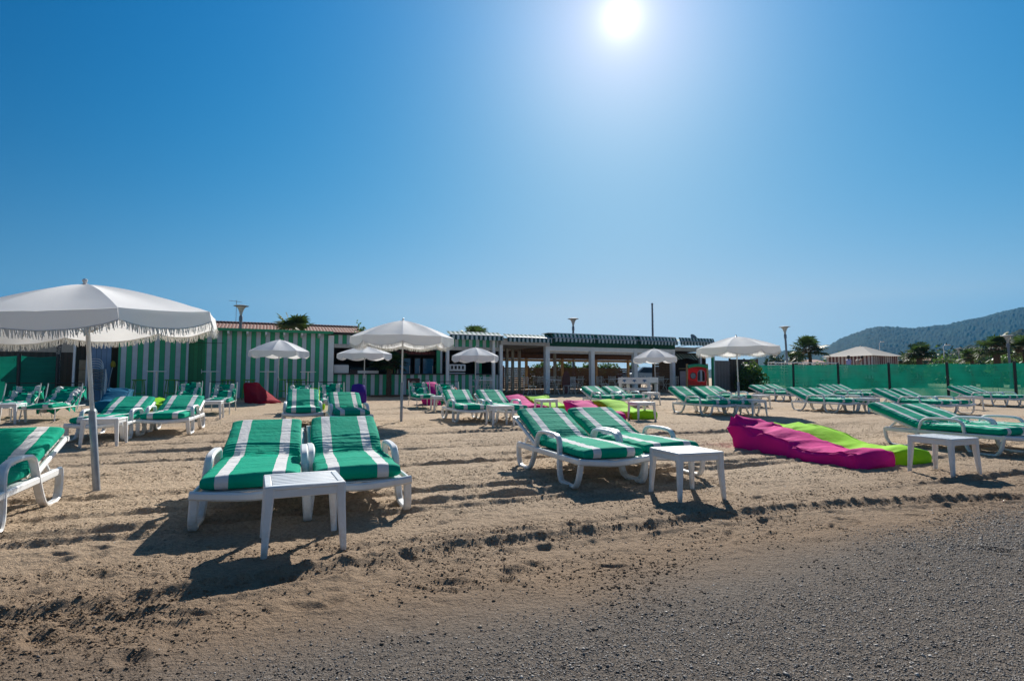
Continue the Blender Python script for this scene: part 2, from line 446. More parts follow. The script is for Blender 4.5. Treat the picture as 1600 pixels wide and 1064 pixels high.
def sand_mat():
    m, nt, b = newmat('beach_sand'); L = nt.links
    tc = nd(nt, 'ShaderNodeTexCoord'); sep = nd(nt, 'ShaderNodeSeparateXYZ'); L.new(tc.outputs['Object'], sep.inputs[0])
    P = tc.outputs['Object']
    n1 = nd(nt, 'ShaderNodeTexNoise', i_Scale=.5, i_Detail=6); L.new(P, n1.inputs['Vector'])
    n2 = nd(nt, 'ShaderNodeTexNoise', i_Scale=38, i_Detail=6, i_Roughness=.65); L.new(P, n2.inputs['Vector'])
    n3 = nd(nt, 'ShaderNodeTexNoise', i_Scale=190, i_Detail=3); L.new(P, n3.inputs['Vector'])
    Q = math_(nt, 'ADD', math_(nt, 'MULTIPLY', sep.outputs[0], -SP), math_(nt, 'MULTIPLY', sep.outputs[1], CP))
    dry = cmix(nt, n1.outputs['Fac'], (.50,.375,.258), (.64,.495,.352))
    sp = nd(nt, 'ShaderNodeMapRange', i_1=.38, i_2=.6); L.new(n2.outputs['Fac'], sp.inputs[0])
    dry = cmix(nt, math_(nt, 'MULTIPLY', math_(nt, 'SUBTRACT', 1.0, sp.outputs[0]), .45), dry, (.17,.12,.085))
    front_shade = nd(nt, 'ShaderNodeMapRange', i_1=3.0, i_2=5.6, i_3=.78, i_4=0); L.new(math_(nt, 'ADD', Q, math_(nt, 'MULTIPLY', n1.outputs['Fac'], .8)), front_shade.inputs[0])  # vignette and angle darkening of the front sand, put into its colour
    c = cmix(nt, front_shade.outputs[0], dry, (.20,.13,.08))
    gr = nd(nt, 'ShaderNodeMapRange', i_1=2.8, i_2=2.2, i_3=0, i_4=1); L.new(math_(nt, 'ADD', Q, math_(nt, 'MULTIPLY', math_(nt, 'SUBTRACT', n1.outputs['Fac'], .5), 1.2)), gr.inputs[0])
    vo = nd(nt, 'ShaderNodeTexVoronoi', i_Scale=110); L.new(P, vo.inputs['Vector'])
    gcol = cmix(nt, vo.outputs['Color'], (.075,.068,.063), (.23,.205,.18))
    c = cmix(nt, math_(nt, 'MULTIPLY', gr.outputs[0], .8), c, gcol)
    L.new(c, b.inputs['Base Color']); b.inputs['Roughness'].default_value = .95; b.inputs['Specular IOR Level'].default_value = .15
    h = math_(nt, 'ADD', math_(nt, 'MULTIPLY', n2.outputs['Fac'], 1.0), math_(nt, 'MULTIPLY', n3.outputs['Fac'], .3))
    bp = nd(nt, 'ShaderNodeBump', i_Strength=1.0, i_Distance=.03); L.new(h, bp.inputs['Height']); L.new(bp.outputs[0], b.inputs['Normal'])
    return m
SAND = sand_mat()
ny, nx = GX.shape
idx = np.arange(ny*nx).reshape(ny, nx)
Fq = np.stack([idx[:-1,:-1], idx[:-1,1:], idx[1:,1:], idx[1:,:-1]], -1).reshape(-1, 4)
g = np_mesh('ground', np.stack([GX, GY, GZ], -1).reshape(-1, 3), Fq, SAND, smooth=True)
kind(g, 'structure'); g['label'] = 'raked brown sandy beach with furrows and footprints'

# gravel: countless small stones in the lower right
def gravel():
    N = 1000000
    x = rng.uniform(-3.2, 7.5, N); y = 1.5 + rng.random(N)**1.3*6.0
    Q = -x*SP + y*CP
    lim = 2.26 + .09*np.clip(x, -2, 3) + .55*fbm(x*.6, y*.6, 3) + .12*fbm(x*5, y*5, 2)
    dens = np.clip((lim - Q)/.55 + .5, 0, 1)**1.3
    dens = np.maximum(dens, .012*(Q < 3.4))
    vis = (np.abs(x) < y*1.0 + .3)
    k = (rng.random(N) < dens) & vis
    x, y = x[k], y[k]; n = len(x)
    j = np.clip(np.searchsorted(xs, x), 1, len(xs)-1); i = np.clip(np.searchsorted(ys, y), 1, len(ys)-1)
    z = GZ[i, j]
    s = .0023*np.exp(rng.normal(0, .40, n))*(1 + .25*(y > 3.5))
    s = np.clip(s, .0018, .013)
    base = np.array([(1,0,0),(0,1,0),(-1,0,0),(0,-1,0),(.15,.1,1),(-.1,0,-1)], float)
    V = base[None]*(1 + rng.normal(0, .22, (n, 6, 3)))
    V = V + rng.normal(0, .18, (n, 6, 3))
    V *= np.stack([rng.uniform(.8,1.5,n), rng.uniform(.8,1.3,n), rng.uniform(.5,.85,n)], -1)[:, None]
    a = rng.uniform(0, 2*PI, n); c, sn = np.cos(a), np.sin(a)
    X = V[...,0]*c[:,None] - V[...,1]*sn[:,None]; Y = V[...,0]*sn[:,None] + V[...,1]*c[:,None]
    V = np.stack([X, Y, V[...,2]], -1)*s[:,None,None] + np.stack([x, y, z + s*.25], -1)[:,None]
    f = np.array([(0,1,4),(1,2,4),(2,3,4),(3,0,4),(1,0,5),(2,1,5),(3,2,5),(0,3,5)])
    Fq = (f[None] + (np.arange(n)*6)[:,None,None]).reshape(-1, 3)
    m, nt, b = newmat('grey_beach_pebbles'); L = nt.links
    g = nd(nt, 'ShaderNodeNewGeometry'); cr = nd(nt, 'ShaderNodeValToRGB'); e = cr.color_ramp.elements
    e[0].color = (.03,.03,.033,1); e[1].position = 1; e[1].color = (.55,.50,.45,1)
    for p_, c_ in ((.3,(.105,.102,.104,1)),(.6,(.21,.195,.185,1)),(.82,(.26,.21,.16,1)),(.94,(.36,.33,.30,1))):
        q_ = e.new(p_); q_.color = c_
    L.new(g.outputs['Random Per Island'], cr.inputs[0]); L.new(cr.outputs[0], b.inputs['Base Color']); b.inputs['Roughness'].default_value = .6; b.inputs['Specular IOR Level'].default_value = .35
    o = np_mesh('gravel', V.reshape(-1, 3), Fq, m)
    kind(o, 'stuff'); o['label'] = 'dark grey gravel of small pebbles at the front of the beach'; o['group'] = 'beach gravel'
gravel()

# crumbs: the loose clods that make raked sand look broken up
def crumbs():
    N = 900000
    y = 1.6 + rng.random(N)**1.6*11; x = (rng.random(N)*2 - 1)*(y*1.0 + .4)
    P = x*CP + y*SP; Q = -x*SP + y*CP
    d = np.abs(Q - np.interp(P, ridge_p, ridge_q) + .05)
    m = np.clip(.20 + 1.5*fbm(x*1.6, y*1.6, 3) + .8*fbm(P*3, Q*9, 2), .01, 1)*.45
    m = np.maximum(m, .30*np.exp(-(d/.10)**2))
    for q0, a, w, ph in fur: m = np.maximum(m, .38*np.exp(-((Q - q0)/.10)**2))
    m *= np.clip((Q - 2.0)/.8, .05, 1)*(1 - .38*np.exp(-((Q - 3.1)/.7)**2))
    k = rng.random(N) < m
    x, y, d = x[k], y[k], d[k]; n = len(x)
    j = np.clip(np.searchsorted(xs, x), 1, len(xs)-1); i = np.clip(np.searchsorted(ys, y), 1, len(ys)-1)
    z = GZ[i, j]
    s = .0030*np.exp(rng.normal(0, .5, n))*(1 + .35*np.exp(-(d/.12)**2))*(1 + .05*y)
    s = np.clip(s, .0018, .011)
    base = np.array([(1,0,0),(0,1,0),(-1,0,0),(0,-1,0),(.1,.1,.9),(0,0,-.8)], float)
    V = base[None]*(1 + rng.normal(0, .25, (n,6,3))) + rng.normal(0, .2, (n,6,3))
    V[...,2] *= .6
    a = rng.uniform(0, 2*PI, n); c, sn = np.cos(a), np.sin(a)
    X = V[...,0]*c[:,None] - V[...,1]*sn[:,None]; Y = V[...,0]*sn[:,None] + V[...,1]*c[:,None]
    V = np.stack([X, Y, V[...,2]], -1)*s[:,None,None] + np.stack([x, y, z + s*.2], -1)[:,None]
    f = np.array([(0,1,4),(1,2,4),(2,3,4),(3,0,4),(1,0,5),(2,1,5),(3,2,5),(0,3,5)])
    o = np_mesh('sand_crumbs', V.reshape(-1,3), (f[None] + (np.arange(n)*6)[:,None,None]).reshape(-1,3), SAND)
    kind(o, 'stuff'); o['label'] = 'loose crumbs of sand along furrows and banks'; o['group'] = 'loose sand'
crumbs()

# ------------------------------------------------------------------ resin sun lounger
def smooth_pts(pts, n=4):
    P = [Vector(p) for p in pts]; out = []
    for i in range(len(P)-1):
        p0 = P[max(i-1,0)]; p1 = P[i]; p2 = P[i+1]; p3 = P[min(i+2, len(P)-1)]
        for k in range(n):
            t = k/n
            out.append(.5*((2*p1) + (p2-p0)*t + (2*p0-5*p1+4*p2-p3)*t*t + (3*p1-p0-3*p2+p3)*t**3))
    out.append(P[-1]); return out

HINGE = 1.14
def mattress_mesh(alpha, seed, zseat=.285, y0=.05, w=.655, th=.10, Lb=.84, crump=0.0, hinge=HINGE, name='mattress', fold=False, NV=150, NU=56):
    a = R(alpha); rs = np.random.default_rng(seed)
    Ls = hinge - y0; br = .22*a        # arc of the bend
    tot = Ls + Lb
    t = np.linspace(0, 1, NV)
    s = t*tot
    # centreline
    def cl(s):
        k = np.clip((s - (Ls - br))/(2*br + 1e-6), 0, 1); ang = a*k
        return ang
    ss = np.linspace(0, tot, 800); an = cl(ss); ds = ss[1]-ss[0]
    yy = y0 + np.concatenate([[0], np.cumsum(np.cos(an[:-1])*ds)]); zz = zseat + th/2 + np.concatenate([[0], np.cumsum(np.sin(an[:-1])*ds)])
    Y = np.interp(s, ss, yy); Z = np.interp(s, ss, zz); A = np.interp(s, ss, an)
    u = np.linspace(0, 2*PI, NU, endpoint=False)
    n_ = 7.0
    cu = np.sign(np.cos(u))*np.abs(np.cos(u))**(2/n_); su = np.sign(np.sin(u))*np.abs(np.sin(u))**(2/(n_*.6))
    P = np.zeros((NV, NU, 3))
    ox, oy = rs.uniform(0, 99, 2)
    creases = [(Ls + rs.uniform(-.16, .30), rs.uniform(.008, .017), rs.uniform(0, 60), rs.uniform(.011, .018)) for _ in range(4)] + [(rs.uniform(.2, Ls + Lb - .1), rs.uniform(.004, .010), rs.uniform(0, 60), .014) for _ in range(4)]
    for i in range(NV):
        e = min(s[i], tot - s[i]); k = 1.0
        if e < .045: k = max(.0, math.sqrt(max(0, 1 - ((.045 - e)/.045)**2)))
        kk = .55 + .45*k
        half_w = w/2*(.985 + .015*k) * (1 + .018*math.sin(s[i]*7 + ox))
        X = cu*half_w; Hh = su*th/2*(k*.999 + .001)
        top = su > 0
        v = s[i]
        puff = .008*np.cos(np.clip(X/half_w, -1, 1)*PI/2)
        wr = .017*fbm(X*2.2 + ox, np.full(NU, v*2.6 + oy), 3)
        bend = math.exp(-((v - Ls)/.20)**2); seat = 1 if v < Ls else .6
        ph = v + .10*vnoise(X*2 + ox, np.full(NU, v*1.2))
        wr = wr + bend*.020*np.abs(np.sin(ph*58 + 3*vnoise(X*3+oy, np.full(NU, v*3))))*(-1) + .012*seat*fbm(X*5 + oy, np.full(NU, v*10), 3)
        for vc, dep_, ph_, wd in creases:
            d_ = v - vc - .07*vnoise(X*3.1 + ph_, np.full(NU, ph_)) - .10*X*math.sin(ph_*7)
            mk = np.clip(.35 + 1.8*vnoise(X*3.3 + ph_*3, np.full(NU, ph_*5)), 0, 1)
            wr = wr + mk*dep_*(-np.exp(-(d_/wd)**2) + .55*np.exp(-((d_ - 2*wd)/(1.3*wd))**2) + .35*np.exp(-((d_ + 2*wd)/(1.3*wd))**2))
        if crump:
            rdg = np.abs(fbm(X*3.4 + ox, np.full(NU, v*6.0 + oy), 3))
            wr = wr + crump*(.06 - rdg*1.2)*(.35 + (1 if v > Ls*.75 else 0))
        Hh = Hh + np.where(top, (puff + wr)*k, wr*.2*k)
        # sagging corners at both ends
        P[i,:,0] = X + .004*fbm(np.full(NU, v*9), su*3 + ox, 2)
        P[i,:,1] = Y[i] - math.sin(A[i])*Hh; P[i,:,2] = Z[i] + math.cos(A[i])*Hh
    mb = MB(); mb.grid(P, closed=True)
    n0 = NU
    mb.f.append(tuple(range(NU-1,-1,-1))); mb.f.append(tuple(range((NV-1)*NU, NV*NU)))
    return mb

def side_pts(x, sx=1):
    fr = [(x,.045,.275),(x,.06,.19),(x,.085,.09),(x,.13,.03),(x,.18,.018),(x,.38,.018),(x,.45,.035),(x,.495,.11),(x,.515,.22),(x,.525,.33)]
    arm = [(x,.525,.33),(x,.54,.395),(x,.575,.44),(x,.64,.463),(x,.80,.47),(x,.96,.466),(x,1.04,.455),(x,1.095,.415),(x,1.125,.34)]
    re = [(x,1.125,.34),(x,1.16,.23),(x,1.21,.12),(x,1.27,.045),(x,1.35,.018),(x,1.53,.018),(x,1.60,.05),(x,1.645,.13),(x,1.665,.22),(x,1.67,.27)]
    return [[(x - sx*.072*z, y, z) for x, y, z in c] for c in (fr, arm, re)]

def make_lounger(alpha, seed, label, group):
    root = thing('sun_lounger', label, 'sun lounger', group=group)
    a = R(alpha)
    f = MB()
    for sx in (-1, 1):
        f.strap([(sx*.368, .03, .262),(sx*.368,.6,.258),(sx*.368,1.2,.258),(sx*.368,1.66,.262)], .035, .058)
    for i in range(17):
        y = .10 + i*.063; f.rbox(-.335, .335, y-.025, y+.025, .262, .274, .004)
    f.strap(smooth_pts([(-.388,.035,.268),(-.28,.025,.258),(0,.02,.238),(.28,.025,.258),(.388,.035,.268)]), .045, .06, side=(0,1,0))
    f.strap([(-.36,1.66,.255),(.36,1.66,.255)], .045, .035, side=(0,1,0))
    f.build('seat_frame', PLASTIC, root, True)
    ca, sa = math.cos(a), math.sin(a)
    bk = MB(); 
    def bp(x, s, n=0): return (x, HINGE + s*ca - n*sa, .262 + s*sa + n*ca)
    for sx in (-1, 1): bk.strap([bp(sx*.325, -.02), bp(sx*.325, .4), bp(sx*.325, .80)], .04, .045)
    for i in range(12): 
        s_ = .06 + i*.062; bk.strap([bp(-.29, s_, .01), bp(.29, s_, .01)], .05, .012, side=(0, ca, sa))
    bk.strap([bp(-.35,.81), bp(.35,.81)], .05, .045, side=(0, ca, sa))
    b = bk.build('backrest', PLASTIC, root, True)
    br = MB()
    for sx in (-1, 1): br.strap([(sx*.285,1.64,.27), bp(sx*.285,.40,-.02)], .03, .035)
    br.strap([(-.285,1.62,.285),(.285,1.62,.285)], .03, .03, side=(0,1,0))
    br.build('prop', PLASTIC, root, True)
    for sx in (-1, 1):
        fr, arm, re = side_pts(sx*.378, sx)
        MB().strap(smooth_pts(fr), .06, .034).build('leg', PLASTIC, root, True)
        MB().strap(smooth_pts(arm), .06, .036).build('armrest', PLASTIC, root, True)
        m = MB().strap(smooth_pts(re), .06, .034)
        m.strap([(sx*.368,1.15,.245),(sx*.368,1.67,.25)], .03, .05)
        m.build('leg', PLASTIC, root, True)
    mattress_mesh(alpha, seed).build('mattress', MATTRESS, root, 60)
    return root

def setdown(o, x, y, rot, feet):
    c, s = math.cos(rot), math.sin(rot)
    pts = [(x + a*c - b*s, y + a*s + b*c) for a, b in feet]
    o.location = (x, y, gz_feet(pts) - .006); o.rotation_euler[2] = rot
LFEET = [(-.35,.28),(.35,.28),(-.35,1.44),(.35,1.44)]
GL = 'green striped sun loungers set out in pairs on the beach'
LOUNGERS = [  # x, y, rot, back angle, label
 (-3.70,3.30,23.5,18,'sun lounger cut off by the left picture edge, beside the large fringed parasol'),
 (-1.83,3.93,20.9,19,'nearest green striped sun lounger, left of the pair behind the closest white side table'),
 (-1.15,4.27,22.0,20,'right sun lounger of the nearest pair, its mattress creased at the bend'),
 (1.01,5.37,20.6,21,'left sun lounger of the centre front pair beside the slatted table'),
 (1.71,5.75,20.4,20,'right sun lounger of the centre front pair, half behind the slatted table'),
 (7.02,7.62,21.5,20,'long green striped lounger at the far right front, behind the pink and lime bags'),
 (7.80,7.98,21.3,18,'second lounger of the right front pair, farther from the pink beanbag'),
 (-6.54,8.66,18.5,19,'sun lounger behind the large parasol pole with a side table at its foot'),
 (-5.90,9.36,20.8,18,'sun lounger right of the one behind the large parasol pole'),
 (-4.14,10.97,21.0,25,'upright sun lounger behind the nearest pair, on the left'),
 (-3.02,10.50,22.0,22,'sun lounger with wrinkled mattress behind the nearest pair, in front of the purple beanbag'),
 (-.80,12.02,19.0,22,'sun lounger in the middle with a white table at its foot, left of its pair'),
 (.05,12.02,20.3,21,'sun lounger in the middle beside the far pink beanbag, right of its pair'),
 (3.28,16.91,20.1,18,'sun lounger left of the white football table, nearer the terrace posts'),
 (4.10,17.75,20.0,18,'sun lounger whose foot almost reaches the white football table'),
 (5.50,14.28,20.6,24,'sun lounger in front of the red playhouse, left of its pair'),
 (6.21,14.45,20.6,25,'sun lounger in front of the red playhouse, under the shade of the fringed parasol'),
 (7.75,17.85,20.0,17,'sun lounger mostly hidden behind the parasol pole by the grey gate'),
 (10.89,21.44,19.7,19,'sun lounger closest to the first dark post of the green netting'),
 (11.59,21.63,19.7,19,'sun lounger right of the one by the first netting post'),
 (9.50,15.55,19.5,22,'sun lounger with white loop legs right of the fringed parasol, left of its pair'),
 (10.24,15.80,19.5,22,'sun lounger with its back to the netting, second in the pair right of the parasol'),
 (12.99,20.16,19.7,21,'sun lounger set against the third panel of green netting'),
 (13.72,20.55,19.7,21,'sun lounger beside the third panel of green netting, right of its neighbour'),
 (11.75,14.85,20.0,22,'sun lounger whose foot stands behind the table on the right, left of its pair'),
 (12.47,15.15,20.0,22,'sun lounger second in the pair behind the table on the right'),
 (17.03,18.68,21.0,21,'sun lounger at the right picture edge in front of the dark netting posts'),
 (17.72,18.95,21.0,21,'farthest right sun lounger, beside the green chairs behind the netting'),
]
protos = {}
for i, (x, y, r_, al, lab) in enumerate(LOUNGERS):
    key = None
    if i < 7: o = make_lounger(al, 100+i, lab, GL)
    else:
        key = (round(al/3), i % 2)
        if key in protos: o = copy_tree(protos[key])
        else:
            o = make_lounger(al, 200+i, lab, GL); protos[key] = o
    o['label'] = lab
    for c_ in o.children:
        if c_.name.startswith('mattress'): c_.location = (random.uniform(-.018,.018), random.uniform(-.02,.03), 0); c_.rotation_euler[2] = R(random.uniform(-1.3,1.3))
    setdown(o, x, y, R(r_), LFEET)

# ------------------------------------------------------------------ steel lounger with a shade bar
def make_steel_lounger(seed):
    root = thing('steel_lounger', '', 'sun lounger')
    f = MB()
    f.tube(smooth_pts([(-.30,1.15,.30),(-.30,.1,.30),(-.28,.03,.30),(.28,.03,.30),(.30,.1,.30),(.30,1.15,.30)], 3), .014, 6)
    f.tube([(-.30,1.15,.30),(-.30,1.80,.30),(.30,1.80,.30),(.30,1.15,.30)], .013, 6)
    for y in (.3,.6,.9): f.tube([(-.3,y,.295),(.3,y,.295)], .009, 6)
    f.build('frame', WMETAL, root, True)
    for sx in (-1,1):
        for y, dy in ((.22,-.06),(1.62,.06)):
            MB().tube([(sx*.29,y,.30),(sx*.30,y+dy*.5,.14),(sx*.305,y+dy,0)], .013, 6).build('leg', WMETAL, root, True)
    a = R(30); bk = MB()
    def bp(x, s): return (x, 1.15 + s*math.cos(a), .305 + s*math.sin(a))
    bk.tube([bp(-.28,0), bp(-.28,.74), bp(.28,.74), bp(.28,0)], .013, 6)
    for s in (.2,.4,.6): bk.tube([bp(-.28,s), bp(.28,s)], .008, 6)
    bk.tube([bp(.2,.45), (.2,1.7,.30)], .008, 6); bk.tube([bp(-.2,.45), (-.2,1.7,.30)], .008, 6)
    bk.build('backrest', WMETAL, root, True)
    mattress_mesh(30, seed, zseat=.31, y0=.03, w=.60, th=.09, Lb=.78, crump=.30, hinge=1.15, NV=70, NU=40).build('mattress', MATTRESS_OLD, root, 60)
    for sx in (-1,1): MB().tube([(sx*.33,1.25,.22),(sx*.335,1.42,.55),(sx*.335,1.50,.83)], .013, 6).build('shade_post', WMETAL, root, True)
    MB().tube([(-.36,1.50,.83),(.36,1.50,.83)], .012, 6).build('shade_bar', BLACK, root, True)
    return root
SL = [(-11.17,11.84,21,'steel lounger at the left edge with a dark mattress, before the green netting'),
 (-10.01,11.59,19.5,'steel lounger with crumpled mattress left of the large parasol pole'),
 (-9.06,14.99,20,'steel lounger behind the left pair, before the plain green doors'),
 (-7.45,13.90,21,'steel lounger beside the red beanbag with its mattress folded dark'),
 (-5.31,13.76,20,'steel lounger in front of the bar wall, left of the two under the lime beanbag'),
 (-4.55,14.07,20,'steel lounger left of the purple beanbag'),
 (-2.49,16.43,20,'steel lounger right of the middle parasol pole, in front of the red menu board'),
 (-1.42,15.07,20,'steel lounger with bunched mattress by the magenta and orange beanbags')]
st_p = [make_steel_lounger(31), make_steel_lounger(77), make_steel_lounger(52)]
for i, (x, y, r_, lab) in enumerate(SL):
    o = st_p[i] if i < 3 else copy_tree(st_p[i % 3])
    tag(o, lab, 'sun lounger', 'white steel loungers with a shade bar')
    setdown(o, x, y, R(r_), [(-.3,.2),(.3,.2),(-.3,1.65),(.3,1.65)])

# ------------------------------------------------------------------ white side table
def make_table():
    root = thing('side_table', '', 'side table')
    t = MB(); h = .235
    for s in (-1,1):
        t.rbox(-h, h, s*h - (.045 if s > 0 else 0), s*h + (.045 if s < 0 else 0), .395, .42, .007)
        t.rbox(s*h - (.045 if s > 0 else 0), s*h + (.045 if s < 0 else 0), -h+.045, h-.045, .395, .42, .007)
    for i in range(7):
        y = -.165 + i*.055; t.rbox(-h+.043, h-.043, y-.021, y+.021, .398, .417, .006)
    t.build('table_top', PLASTIC, root, True)
    ap = MB()
    for s in (-1,1):
        ap.rbox(-h+.01, h-.01, s*(h-.018)-.009, s*(h-.018)+.009, .345, .396, .005)
        ap.rbox(s*(h-.018)-.009, s*(h-.018)+.009, -h+.03, h-.03, .345, .396, .005)
    ap.build('apron', PLASTIC, root, True)
    for sx in (-1,1):
        for sy in (-1,1):
            l = MB(); vs = []
            for z, w, o_ in ((.40,.058,.0),(.30,.052,.004),(0,.036,.022)):
                cx, cy = sx*(h-.029+o_), sy*(h-.029+o_); k = w/2; c_ = .009
                vs += [(cx-k+c_,cy-k,z),(cx+k-c_,cy-k,z),(cx+k,cy-k+c_,z),(cx+k,cy+k-c_,z),(cx+k-c_,cy+k,z),(cx-k+c_,cy+k,z),(cx-k,cy+k-c_,z),(cx-k,cy-k+c_,z)]
            fs = [tuple(range(8)), tuple(range(23,15,-1))]
            for i in (0,1):
                for k in range(8): fs.append((i*8+k,(i+1)*8+k,(i+1)*8+(k+1)%8,i*8+(k+1)%8))
            l.add(vs, fs); l.build('leg', PLASTIC, root, 30)
    return root
TABLES = [(-1.36,3.64,25,'nearest white slatted side table, at the foot of the closest lounger pair'),
 (1.59,5.10,18,'white slatted side table at the foot of the centre front lounger pair'),
 (4.87,6.29,21,'white side table standing right of the pink and lime beanbag loungers'),
 (-6.15,8.38,20,'white side table behind the large parasol pole'),
 (-.25,11.59,20,'white side table at the foot of the middle lounger pair'),
 (3.07,13.12,18,'white side table in front of the lime beanbag lounger in the middle'),
 (6.39,14.66,18,'white side table at the foot of the loungers before the playhouse'),
 (14.38,17.36,20,'white side table in front of the netting on the right'),
 (-10.52,11.55,20,'white side table at the left picture edge between steel loungers'),
 (-7.01,12.90,20,'white side table in front of the steel lounger by the red beanbag'),
 (10.13,15.81,20,'white side table hidden behind the foot of the pair right of the parasol'),
 (4.92,19.6,20,'low white side table in front of the football table'),
 (.88,14.38,20,'white side table in front of the far lime beanbag, below the terrace'),
 (-2.02,15.6,20,'white side table between the two steel loungers right of the middle parasol'),
 (8.0,17.9,20,'white side table under the fringed parasol near the grey gate')]
tp = make_table()
for i, (x, y, r_, lab) in enumerate(TABLES):
    o = tp if i == 0 else copy_tree(tp)
    tag(o, lab, 'side table', 'white side tables between the loungers')
    setdown(o, x, y, R(r_), [(-.22,-.22),(.22,-.22),(-.22,.22),(.22,.22)])

# ------------------------------------------------------------------ parasols
def make_parasol(rad, dome, val, rim_z, fringe, npan=8, seed=1):
    """built with its base at the origin; rim_z is the height of the rim"""
    root = thing('parasol', '', 'parasol')
    rs = np.random.default_rng(seed)
    NA, NR = npan*10, 14
    ang = np.linspace(0, 2*PI, NA, endpoint=False) + R(11)
    ph = (np.arange(NA) % 10)/10.0              # 0 at a rib
    straight = math.cos(PI/npan)/np.cos((ph - .5)*2*PI/npan)
    P = np.zeros((NR, NA, 3))
    for i in range(NR):
        t = i/(NR-1)
        r = rad*(.012 + .988*t)
        sag = .035*np.sin(ph*PI)*math.sin(t*PI*.9)       # cloth dips between the ribs
        z = rim_z + dome*(1 - t**1.4) - sag + .006*rs.normal(0, .25, NA)*t
        rr = r*(straight*t + 1*(1-t))
        P[i,:,0] = rr*np.cos(ang); P[i,:,1] = rr*np.sin(ang); P[i,:,2] = z
    c = MB(); c.grid(P, closed=True); cano = c.build('canopy', CANOPY, root, 7.5)
    # valance
    NV = 7; V = np.zeros((NV, NA, 3)); scal = val*(.62 + .38*np.sin(ph*PI)**.7)
    ox = rs.uniform(0, 50)
    for i in range(NV):
        t = i/(NV-1)
        fold = 1 + .012*t*np.sin(ph*2*PI*2 + 1.3) + .02*t*fbm(np.cos(ang)*6+ox, np.sin(ang)*6, 2) + .004
        V[i,:,0] = P[-1,:,0]*fold; V[i,:,1] = P[-1,:,1]*fold; V[i,:,2] = P[-1,:,2] - scal*t - (.002 if i else .0)
    v = MB(); v.grid(V, closed=True); vo = v.build('valance', CANOPY, cano, 35)
    hem = MB()
    hem.tube([tuple(p) for p in V[-1]] + [tuple(V[-1,0])], .005, 5); hem.build('hem', FRINGE, cano, True)
    if fringe:
        fr = MB(); n = 1000
        seg = np.linspace(0, NA, n, endpoint=False)
        for s in seg:
            i0 = int(s) % NA; i1 = (i0+1) % NA; f_ = s - int(s)
            p = V[-1,i0]*(1-f_) + V[-1,i1]*f_
            L_ = fringe*rs.uniform(.6,1.1); dx, dy = rs.normal(0, .011, 2)
            tx, ty = -p[1], p[0]; l = math.hypot(tx, ty); tx, ty = tx/l*.0036, ty/l*.0036
            nx_, ny_ = p[0]/l*.002, p[1]/l*.002
            fr.add([(p[0]-tx,p[1]-ty,p[2]+.004),(p[0]+tx,p[1]+ty,p[2]+.004),(p[0]+tx*.7+dx,p[1]+ty*.7+dy,p[2]-L_),(p[0]-tx*.7+dx,p[1]-ty*.7+dy,p[2]-L_),
                    (p[0]+nx_,p[1]+ny_,p[2]+.004),(p[0]+nx_+dx,p[1]+ny_+dy,p[2]-L_)],
                   [(0,1,2,3),(1,4,5,2),(4,0,3,5),(3,2,5)])
        fr.build('fringe', FRINGE, cano)
    rb = MB()
    for k in range(npan):
        a = R(11) + 2*PI*k/npan
        pts = []
        for t in (0,.25,.5,.75,1): pts.append((rad*t*math.cos(a), rad*t*math.sin(a), rim_z + dome*(1 - t**1.4) - .012))
        rb.tube(pts, .006, 5)
        rb.tube([(.03*math.cos(a), .03*math.sin(a), rim_z - .12), (rad*.5*math.cos(a), rad*.5*math.sin(a), rim_z + dome*(1-.5**1.4) - .02)], .005, 5)
    rb.build('rib_frame', LIGHT_POLE, root, True)
    jn = rim_z*.46
    MB().lathe([(.031,-.35),(.031,jn),(.024,jn+.012)], 14).build('pole', GREY_POLE, root, True)
    MB().lathe([(.0185,jn+.01),(.0185,rim_z+dome-.01)], 12).build('mast', LIGHT_POLE, root, True)
    MB().lathe([(.03,0),(.032,.012),(.014,.02),(.016,.03),(.022,.042),(.021,.056),(.008,.066)], 12, (0,0,rim_z+dome-.008)).build('finial', LIGHT_POLE, root, True)
    return root
GP = 'white parasols on the beach'
def put_parasol(o, base, top, h, label):
    o.location = (base[0], base[1], gz(base[0], base[1]))
    d = Vector(top) - Vector(o.location); o.rotation_euler = d.to_track_quat('Z', 'Y').to_euler()
    s = d.length/h; o.scale = (1, 1, 1)
    tag(o, label, 'parasol', GP)
u1b = on_ground(151,766); t1 = at(133,444,5.15)
h1 = (t1 - Vector((u1b[0], u1b[1], .02))).length
put_parasol(make_parasol(1.125, .33, .155, h1-.33, .066, seed=3), u1b, t1, h1, 'largest white fringed parasol at the left, on a grey pole')
def up_parasol(px, py, d, rad, dome, val, fr, lean, label, seed):
    t = at(px, py, d); bx, by = t.x + lean[0], t.y + lean[1]
    h = t.z - gz(bx, by); o = make_parasol(rad, dome, val, h - dome, fr, seed=seed)
    put_parasol(o, (bx, by), t, h, label)
up_parasol(630,501,12.45,1.15,.38,.21,.075,(-.02,.02),'white fringed parasol in the middle before the bar, on a grey pole',5)
up_parasol(1150,526,15.97,1.14,.32,.21,.06,(.04,0),'white fringed parasol at the right near the red playhouse',9)
up_parasol(437,531,20.25,1.05,.42,.24,0,(-.02,0),'small white scalloped parasol in front of the striped hut wall',12)
up_parasol(570,541,21.8,1.05,.30,.24,0,(0,0),'small white parasol in front of the bar, partly behind the middle parasol',14)
up_parasol(743,543,23.6,1.0,.36,.27,0,(0,0),'small white scalloped parasol right of the middle, before the bar counter',17)
up_parasol(1022,545,25.9,1.05,.42,.25,0,(.05,0),'small white parasol above the football table',19)

